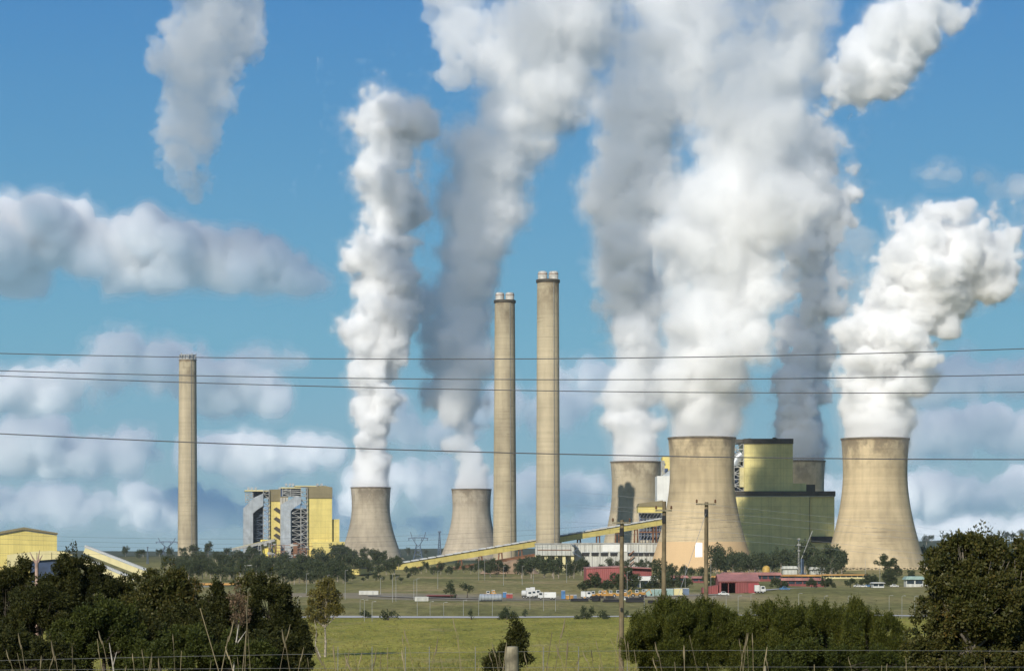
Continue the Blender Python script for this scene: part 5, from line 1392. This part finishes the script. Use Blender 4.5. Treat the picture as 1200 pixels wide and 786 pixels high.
def billow_field(balls, voxel, seed, rough, pad, base=None, growth=0.0, calm=None, fray=None, fray_all=0.7):
    """Signed depth (metres, positive inside) of a union of balls, roughened by noise that grows with height. Returns (array, corner)."""
    rng = np.random.default_rng(seed)
    b = np.array(balls, dtype=np.float64)
    lo = (b[:, :3] - b[:, 3:4]).min(0) - pad
    hi = (b[:, :3] + b[:, 3:4]).max(0) + pad
    n = np.ceil((hi - lo) / voxel).astype(int) + 1
    d = np.full(n, -pad * 1.0, dtype=np.float32)
    for x, y, z, r in b:
        c = (np.array((x, y, z)) - lo) / voxel
        e = (r + min(pad, r)) / voxel
        i0 = np.maximum(np.floor(c - e).astype(int), 0); i1 = np.minimum(np.ceil(c + e).astype(int) + 1, n)
        if (i1 <= i0).any():
            continue
        gx = (np.arange(i0[0], i1[0]) - c[0]) ** 2
        gy = (np.arange(i0[1], i1[1]) - c[1]) ** 2
        gz = (np.arange(i0[2], i1[2]) - c[2]) ** 2
        dd = r - voxel * np.sqrt(gx[:, None, None] + gy[None, :, None] + gz[None, None, :]).astype(np.float32)
        s = d[i0[0]:i1[0], i0[1]:i1[1], i0[2]:i1[2]]
        np.maximum(s, dd, out=s)
    raw = d.copy()
    zrel = lo[2] + np.arange(n[2], dtype=np.float32) * voxel - (calm if calm else -1e6)
    up = (np.clip(zrel / 40.0, 0.10, 1.0) * (1.0 + growth * np.linspace(0, 1, n[2], dtype=np.float32)))[None, None, :]
    for cell, amp in rough:
        nz = smooth_noise(n, cell / voxel, rng)
        d += up * (amp * (1.25 * np.abs(nz) - 0.34) if amp > 0 else (-amp) * nz)
    if fray:                                          # torn edges and holes that grow with height
        tt = (np.linspace(0, 1, n[2], dtype=np.float32) ** 1.2 if calm else np.full(n[2], fray_all, dtype=np.float32))[None, None, :]
        for cell, amp in fray:
            d += tt * amp * smooth_noise(n, cell / voxel, rng)
    np.minimum(d, raw + pad * 0.8, out=d)             # nothing floats loose far from the puffs
    if base is not None:
        zz = lo[2] + np.arange(n[2], dtype=np.float32) * voxel - base
        wob = smooth_noise((n[0], n[1], 1), 9, rng) * voxel * 1.5
        np.minimum(d, zz[None, None, :] * 0.9 + wob, out=d)
    return d, lo

def seal(d, pad):
    d[0] = d[-1] = -pad; d[:, 0] = d[:, -1] = -pad; d[:, :, 0] = d[:, :, -1] = -pad
    return d

def hull_mesh(name, d, lo, voxel, level):
    g = vdb.FloatGrid(50.0)
    g.copyFromArray(np.ascontiguousarray(-d))
    pts, tris, quads = g.convertToPolygons(-level, 0.0)
    pts = np.asarray(pts, dtype=np.float32) * voxel + lo.astype(np.float32)
    me = bpy.data.meshes.new(name)
    nq, nt = len(quads), len(tris)
    me.vertices.add(len(pts)); me.vertices.foreach_set('co', pts.ravel())
    li = np.concatenate([np.asarray(quads).ravel(), np.asarray(tris).ravel()]).astype(np.int32)
    me.loops.add(len(li)); me.loops.foreach_set('vertex_index', li)
    starts = np.concatenate([np.arange(nq) * 4, nq * 4 + np.arange(nt) * 3]).astype(np.int32)
    me.polygons.add(nq + nt); me.polygons.foreach_set('loop_start', starts)
    me.update(calc_edges=True)
    # outward faces: signed volume must be positive
    q = np.asarray(quads)
    if nq:
        p0, p1, p2 = pts[q[:, 0]], pts[q[:, 1]], pts[q[:, 2]]
        if np.einsum('ij,ij->i', p0 - pts.mean(0), np.cross(p1 - p0, p2 - p0)).sum() < 0:
            me.flip_normals()
    return me

STEAM = {}
def steam_material(density, color=(1, 1, 1), g=0.1, solid=False):
    key = (density, color, g, solid)
    if key in STEAM:
        return STEAM[key]
    m = bpy.data.materials.new('steam')
    m.use_nodes = True
    n, l = m.node_tree.nodes, m.node_tree.links
    n.clear()
    out = n.new('ShaderNodeOutputMaterial')
    v = n.new('ShaderNodeVolumePrincipled')
    v.inputs['Color'].default_value = (*color, 1)
    v.inputs['Density'].default_value = density
    v.inputs['Anisotropy'].default_value = g
    v.inputs['Density Attribute'].default_value = ''
    l.new(v.outputs['Volume'], out.inputs['Volume'])
    if solid:
        t = n.new('ShaderNodeBsdfTransparent')
        w = n.new('ShaderNodeRGB'); w.outputs[0].default_value = (1, 1, 1, 1)
        l.new(w.outputs[0], t.inputs['Color'])
        l.new(t.outputs[0], out.inputs['Surface'])
    m.cycles.homogeneous_volume = True
    STEAM[key] = m
    return m

def puff_tree(path, dist, seed, spread=0.52, kids=8, grand=6, depth=1.0):
    """Balls along a path of (column, row, half width) given in photo pixels at a distance: big puffs, puffs on them, and small ones on those."""
    rng = np.random.default_rng(seed)
    k = dist / F
    st = np.array([((x - CX) * k, dist, EYE + (HY - y) * k, w * k) for x, y, w in path])
    balls = []
    for a, b in zip(st[:-1], st[1:]):
        ln = np.linalg.norm((b - a)[:3])
        n = max(1, int(ln / (0.6 * (a[3] + b[3]) / 2) + 0.5))
        for i in range(n):
            c = a + (b - a) * (i / n)
            balls += puffs_at(c[:3], c[3], rng, spread, kids, grand, depth)
    balls += puffs_at(st[-1][:3], st[-1][3], rng, spread, kids, grand, depth)
    return balls

def unit(rng):
    v = rng.normal(size=3)
    return v / np.linalg.norm(v)

def puffs_at(c, R, rng, spread, kids, grand, depth):
    out = [(*c, R * 0.62)]
    for _ in range(5):
        u = unit(rng); u[1] *= depth; u[2] *= 0.8
        p = c + u * R * spread * rng.uniform(0.85, 1.2)
        r = R * rng.uniform(0.30, 0.52)
        out.append((*p, r))
        for _ in range(kids):
            q = p + unit(rng) * r * 0.84
            s = r * rng.uniform(0.24, 0.5)
            out.append((*q, s))
            for _ in range(grand):
                out.append((*(q + unit(rng) * s * 0.85), s * rng.uniform(0.28, 0.5)))
    return out

def steam(name, label, balls, voxel, seed, rough, levels, group=None, category='steam plume', kind=None, g=0.0, base=None, growth=0.6, calm=None, fray=None):
    """LEVELS: (depth in metres at the foot, at the top, density per metre). The first level is the thing's own mesh; its denser hearts and
    its thin wisps are its children."""
    pad = max(24.0, -min(min(l[0], l[1]) for l in levels) * 2.2 + 8.0)
    d, lo = billow_field(balls, voxel, seed, rough, pad, base, growth, calm, fray)
    root = None
    t = np.linspace(0, 1, d.shape[2], dtype=np.float32)[None, None, :] ** 1.3
    ragged = None
    for i, (lev, lev_top, dens) in enumerate(levels):
        e = d - (lev + (lev_top - lev) * t)
        if i and lev < 0:                             # ragged wisps
            if ragged is None: ragged = smooth_noise(d.shape, max(3.0, 16.0 / voxel), np.random.default_rng(seed + 50)) * (2.0 + 5.0 * t) * (-lev / 4.0)
            e = e + ragged
            np.minimum(e, d + pad * 0.5, out=e)
        part = '' if i == 0 else ('wisps' if lev < 0 else 'heart')
        e = seal(e, 16.0)
        if e.max() <= 0: continue
        me = hull_mesh(part or name, e, lo, voxel, 0.0)
        o = bpy.data.objects.new(part or name, me)
        C.objects.link(o)
        me.materials.append(steam_material(dens, g=g, solid=(i == 0 and kind is None)))
        if i == 0:
            root = o
            o['label'] = label; o['category'] = category
            if group: o['group'] = group
            if kind: o['kind'] = kind
        else:
            o.parent = root
    return root
NEAR_ROUGH = [(60, -9.0), (26, 9.0), (13, 6.2), (6.5, 3.8), (3.4, 2.0)]
NEAR_FRAY = [(34, 12.0), (17, 11.0), (8.5, 8.0), (4.2, 5.0)]
FAR_FRAY = [(42, 14.0), (21, 12.0), (10.5, 8.5), (5.5, 5.0)]
FAR_ROUGH = [(75, -11.0), (32, 10.0), (16, 7.0), (8, 4.2), (4.6, 2.0)]
PL = {
 'a': (3300, [(434,545,21),(435,525,23),(437,500,25),(440,470,27),(437,430,34),(441,400,34),(450,370,31),(448,340,36),(445,300,38),(450,260,36),(455,220,42),(453,180,44),(458,150,45),(464,128,36)]),
 'b': (3400, [(552,548,21),(550,526,24),(548,500,26),(545,482,34),(538,460,38),(540,420,42),(535,380,48),(530,340,48),(545,300,54),(556,260,57),(562,220,57),(572,180,58),(602,140,62),(628,100,70),(645,60,78),(655,20,82),(662,-30,84)]),
 'c': (2509, [(745,515,32),(744,490,36),(740,460,40),(745,420,43),(743,380,48),(735,340,50),(735,300,50),(732,250,50),(735,200,54),(748,150,55),(760,100,56),(778,50,58),(796,0,58),(812,-40,58)]),
 'd': (1956, [(822,492,44),(823,465,53),(826,435,58),(832,400,64),(838,360,68),(848,320,74),(858,280,82),(868,240,84),(876,200,86),(882,150,84),(880,100,78),(888,50,72),(892,0,68),(892,-40,64)]),
 'e': (2560, [(938,515,27),(936,490,29),(937,450,32),(943,400,34),(951,340,36),(958,280,36),(961,225,34),(960,180,30)]),
 'f': (1971, [(1026,486,41),(1027,462,45),(1031,435,50),(1040,402,56),(1052,370,58),(1066,338,64),(1082,305,64),(1090,278,48),(1116,290,52),(1146,300,46),(1166,316,34),(1178,296,34),(1190,270,36),(1206,258,34)]),
 'g': (2400, [(985,100,30),(1010,95,42),(1036,85,48),(1050,60,46),(1068,38,42),(1086,12,36),(1098,-20,34)]),
 'h': (3300, [(250,-20,58),(250,20,58),(246,50,54),(240,85,50),(236,120,46),(228,155,40),(216,185,34),(224,212,22)]),
}
WIDE = dict(a=1.15, b=1.22, c=1.25, d=1.2, e=1.3, f=1.12, g=1.25, h=1.25)
B = {k: puff_tree([(x, y, w * (WIDE[k] if y < 480 else 1.0)) for x, y, w in p], d, 11 + i) for i, (k, (d, p)) in enumerate(PL.items())}
def mouth(key, px, row, hw, d, n):
    """Steam filling a tower's mouth and the first metres above it."""
    rg = np.random.default_rng(n); k = d / F
    for i in range(11):
        y = row + 5 - i * hw * 0.17
        w = hw * (1.0 if i < 4 else 0.97)
        B[key].append((PX(px, d), d, PZ(y, d), w * k * 0.985))
        for j in range(10 if i > 2 else 0):
            a = rg.uniform(0, 6.283)
            B[key].append((PX(px, d) + math.cos(a) * w * k * 0.80, d + math.sin(a) * w * k * 0.80, PZ(y, d), w * k * rg.uniform(0.16, 0.30)))
mouth('a', 434.5, 571, 23.0, 3300, 1); mouth('b', 552.5, 573, 23.0, 3400, 2); mouth('c', 745.5, 541, 29.5, 2509, 3)
mouth('d', 822.5, 513, 38.8, 1956, 4); mouth('e', 938, 540, 28.5, 2560, 5); mouth('f', 1025.5, 514, 38.8, 1971, 6)
B['c'] += puff_tree([(690,222,13),(682,228,9)], 2480, 92)
GR = 'steam plumes rising from the cooling towers'
def lev(k, fade):
    """Five nested densities, the deeper ones sinking inward with height so that the plume thins out as it rises."""
    return [(-0.5, 1.0 + 4 * fade, 0.020 * k), (0.6, 2.0 + 14 * fade, 0.06 * k), (2.2, 4.0 + 32 * fade, 0.16 * k), (-3.5, -4.0, 0.006 * k), (-8.0, -11.0, 0.0022 * k)]
steam('steam_plume', 'narrow white steam plume with a rounded top above the leftmost cooling tower', B['a'], 2.4, 1, FAR_ROUGH, lev(1.0, 0.5), GR, calm=PZ(571, 3300) + 3, fray=FAR_FRAY)
steam('steam_plume', 'tall grey-blue steam plume above the cooling tower beside the twin chimneys', B['b'], 2.6, 2, FAR_ROUGH, lev(0.36, 1.5), GR, calm=PZ(573, 3400) + 3, fray=FAR_FRAY)
steam('steam_plume', 'grey steam plume above the cooling tower with the chimney shadow on it', B['c'], 1.9, 3, NEAR_ROUGH, lev(0.85, 1.3), GR, calm=PZ(541, 2509) + 3, fray=NEAR_FRAY)
steam('steam_plume', 'broad billowing white steam plume above the cooling tower with the pale base', B['d'], 1.7, 4, NEAR_ROUGH, lev(0.9, 1.6), GR, calm=PZ(513, 1956) + 3, fray=NEAR_FRAY)
steam('steam_plume', 'smooth shaded blue-grey steam plume behind the dark green boiler house', B['e'], 2.0, 5, NEAR_ROUGH, lev(1.3, 0.15), GR, calm=PZ(540, 2560) + 3, fray=NEAR_FRAY)
steam('steam_plume', 'white steam plume bending aside above the rightmost cooling tower', B['f'], 1.6, 6, NEAR_ROUGH, lev(1.3, 0.12), GR, calm=PZ(514, 1971) + 3, fray=NEAR_FRAY)
steam('steam_cloud', 'detached soft white steam cloud drifting off the broad plume near the upper right', B['g'], 2.0, 7, NEAR_ROUGH, lev(0.45, 0.2), None, 'steam cloud', fray=NEAR_FRAY)
steam('steam_cloud', 'detached thin grey steam cloud hanging high above the lone left chimney', B['h'], 2.8, 8, FAR_ROUGH, lev(0.085, 0.0), None, 'steam cloud', fray=FAR_FRAY)
veil = puff_tree([(800,430,16),(800,380,18),(798,330,22),(796,280,22),(806,220,24)], 2300, 94)
steam('steam_cloud', 'faint veil of steam filling the gap between the broad plume and the grey plume', veil, 2.8, 9, NEAR_ROUGH, lev(0.2, 0.1), None, 'steam cloud', fray=NEAR_FRAY)
steam('steam_cloud', 'faint veil of steam between the shaded plume and the rightmost plume', puff_tree([(978,395,24),(985,350,32),(992,305,32),(1006,280,26)], 2480, 93), 2.8, 10, NEAR_ROUGH, lev(0.05, 0.1), None, 'steam cloud', fray=NEAR_FRAY)
steam('steam_cloud', 'grey wisp of steam above and beside the tall grey-blue plume', puff_tree([(540,-25,40),(538,20,40),(540,55,34),(536,82,22)], 3450, 91), 2.8, 11, FAR_ROUGH, lev(0.12, 0.0), None, 'steam cloud', growth=0.0, fray=FAR_FRAY)
# ------------------------------------------------------------------ clouds far behind the plant
CROUGH = [(300, -30.0), (140, 34.0), (66, 22.0), (32, 12.0), (17, 6.0)]
def cloud(label, path, d, base_row, seed, dens, name='cloud', voxel=None, depth=1.6, wide=1.15):
    balls = puff_tree([(x, y, w * wide) for x, y, w in path], d, seed, spread=0.6, kids=6, grand=3, depth=depth)
    base = PZ(base_row, d)
    k = d / 9000.0
    return steam(name, label, balls, (voxel or 13.0) * k, seed, [(c * k, a * k) for c, a in CROUGH],
                 [(0.0, 0.0, dens * 1.4), (20.0 * k, 20.0 * k, dens * 2.6), (-16.0 * k, -16.0 * k, dens * 0.25), (-36.0 * k, -36.0 * k, dens * 0.08)], None, 'cloud', kind='stuff', base=base, growth=0.0)
def bank(row, x0, x1, hw, seed, wob=5):
    r = random.Random(seed)
    out = []; x = x0
    while x < x1:
        out.append((x, row + r.uniform(-wob, wob), hw * r.uniform(0.55, 1.2))); x += hw * r.uniform(0.9, 1.8)
    return out
cloud('large flat cloud', [(-70,285,56),(0,276,60),(50,274,58),(100,286,56),(150,292,54),(200,298,52),(250,308,44),(300,314,38),(340,322,26),(375,328,15)], 12500, 344, 31, 0.0095)
cloud('low cumulus', [(-40,460,34),(20,462,34),(70,455,36),(110,434,40),(150,426,42),(195,432,40),(235,452,34),(285,458,34),(325,468,22)], 9500, 488, 32, 0.0095)
cloud('small cloud', [(270,424,9),(300,418,15),(335,420,14),(352,424,9)], 9600, 434, 33, 0.0045)
cloud('low cloud', bank(528, -50, 205, 33, 3), 10800, 562, 34, 0.0085)
cloud('low cloud', bank(536, 228, 410, 30, 4), 11200, 574, 35, 0.0085)
cloud('cloud bank', bank(592, -70, 190, 28, 5, 8), 13500, 620, 36, 0.0070)
cloud('cloud bank', bank(600, 180, 430, 26, 16, 6), 14500, 626, 46, 0.0060)
cloud('cloud bank', bank(566, 430, 740, 32, 6, 12), 12500, 604, 37, 0.0055)
cloud('cloud bank', bank(486, 440, 720, 30, 8, 22), 11500, 530, 38, 0.0045)
cloud('cloud bank', bank(446, 655, 740, 22, 18, 8), 11800, 476, 48, 0.0050)
cloud('cloud bank', bank(614, 380, 760, 16, 9, 4), 15000, 632, 39, 0.0045)
cloud('cloud bank', bank(446, 1060, 1240, 34, 10, 8), 11000, 480, 40, 0.0065)
cloud('cloud bank', bank(510, 1050, 1240, 32, 11, 8), 12000, 544, 41, 0.0065)
cloud('cloud bank', bank(582, 940, 1240, 30, 12, 8), 13000, 612, 42, 0.0060)
cloud('cloud bank', bank(620, 940, 1240, 16, 19, 4), 15500, 636, 49, 0.0050)
cloud('small cloud', [(1084,206,9),(1100,203,15),(1118,208,9)], 9000, 224, 43, 0.0075)
cloud('small cloud', bank(215, 1150, 1230, 14, 14, 12), 9500, 240, 44, 0.0035)
# unseen clouds added only to shade chosen plumes and the hidden tower
def shade_cloud(label, px, d, rows, half, back, seed, dens):
    x, r = PX(px, d), rad(SUN_AZ)
    b_ = []
    rg = np.random.default_rng(seed)
    for row in rows:
        z = PZ(row, d) + back * math.tan(rad(SUN_EL))
        b_ += puffs_at((x - back * math.sin(r), d - back * math.cos(r), z), half, rg, 0.5, 3, 0, 1.0)
    steam('cloud', label, b_, 12.0, seed, [(60, 14.0), (30, 8.0)], [(0.0, 0.0, dens)], None, 'cloud', kind='stuff', growth=0.0)
shade_cloud('added shade cloud, out of view', 558, 3400, range(130, 481, 45), 80, 2300, 61, 0.014)
shade_cloud('added shade cloud, out of view', 742, 2509, range(60, 371, 48), 60, 2050, 62, 0.012)
shade_cloud('added shade cloud, out of view', 236, 3300, range(-20, 221, 60), 66, 2300, 64, 0.007)
shade_cloud('added shade cloud, out of view', 900, 1956, range(-40, 200, 48), 42, 2150, 65, 0.014)
shade_cloud('added shade cloud, out of view', 640, 3400, range(-20, 120, 55), 62, 2300, 66, 0.007)
shade_cloud('added shade cloud, out of view', 948, 2560, range(190, 620, 40), 56, 2080, 63, 0.024)
def sheet(x0, x1, y0, y1, z, thick, dens, seed, cover=0.35):
    """A ragged cloud slab added overhead, unseen, to keep sun off far clouds."""
    rg = np.random.default_rng(seed); vx = 90.0
    n = (int((x1 - x0) / vx) + 3, int((y1 - y0) / vx) + 3, 9); lo = np.array((x0, y0, z - 4 * vx))
    nz = smooth_noise((n[0], n[1], 1), 7, rg) * 0.5 + smooth_noise((n[0], n[1], 1), 2.6, rg) * 0.5 + cover
    ex = np.minimum(np.arange(n[0]), np.arange(n[0])[::-1]) / 3.0; ey = np.minimum(np.arange(n[1]), np.arange(n[1])[::-1]) / 2.0
    nz = np.minimum(nz, np.minimum(ex[:, None, None], ey[None, :, None]) - 0.35)
    zz = (np.arange(n[2]) - 4) * vx
    d = (thick * nz - np.abs(zz)[None, None, :]).astype(np.float32)
    me = hull_mesh('cloud', seal(d, 100.0), lo, vx, 0.0); me.materials.append(steam_material(dens))
    o = bpy.data.objects.new('cloud', me); C.objects.link(o); o['kind'] = 'stuff'  # added sun-blocking slab, kept out of view
def underside(px0, px1, d, row, seed, dens=0.0011):
    """Places an added, unseen slab so that its shade greys a far bank below a row."""
    z = PZ(row, d); t = (4800.0 - z) / math.tan(rad(SUN_EL)); ye = d - t * math.cos(rad(SUN_AZ)); sx = t * math.sin(rad(SUN_AZ))
    sheet(PX(px0, d) - sx - 300, PX(px1, d) - sx + 300, ye - 1500, ye + 120, 4800.0 + 160 * (seed % 4), 260.0, dens, seed, 0.40)
underside(-90, 400, 12500, 324, 71, 0.0017)
underside(-60, 340, 9500, 470, 72)
underside(-60, 410, 11000, 546, 73)
underside(1060, 1240, 11000, 468, 74)
underside(1040, 1240, 12000, 532, 75)
underside(940, 1240, 13000, 592, 76)
underside(-70, 420, 13800, 602, 77)
underside(430, 740, 12000, 540, 78)
# ------------------------------------------------------------------ air
def air(density):
    b = MB(); b.box(-5200, 5200, -480, 7150, -2.0, 1150)
    o = b.build('haze', None_mat(density)); o['kind'] = 'stuff'
def None_mat(density):
    m = bpy.data.materials.new('hazy air'); m.use_nodes = True
    n, l = m.node_tree.nodes, m.node_tree.links; n.clear()
    v = n.new('ShaderNodeVolumePrincipled'); v.inputs['Density'].default_value = density
    v.inputs['Color'].default_value = (0.80, 0.90, 1.0, 1); v.inputs['Anisotropy'].default_value = 0.0; v.inputs['Density Attribute'].default_value = ''
    o = n.new('ShaderNodeOutputMaterial'); l.new(v.outputs['Volume'], o.inputs['Volume'])
    return m
HAZE = 2.0e-5
if HAZE: air(HAZE)
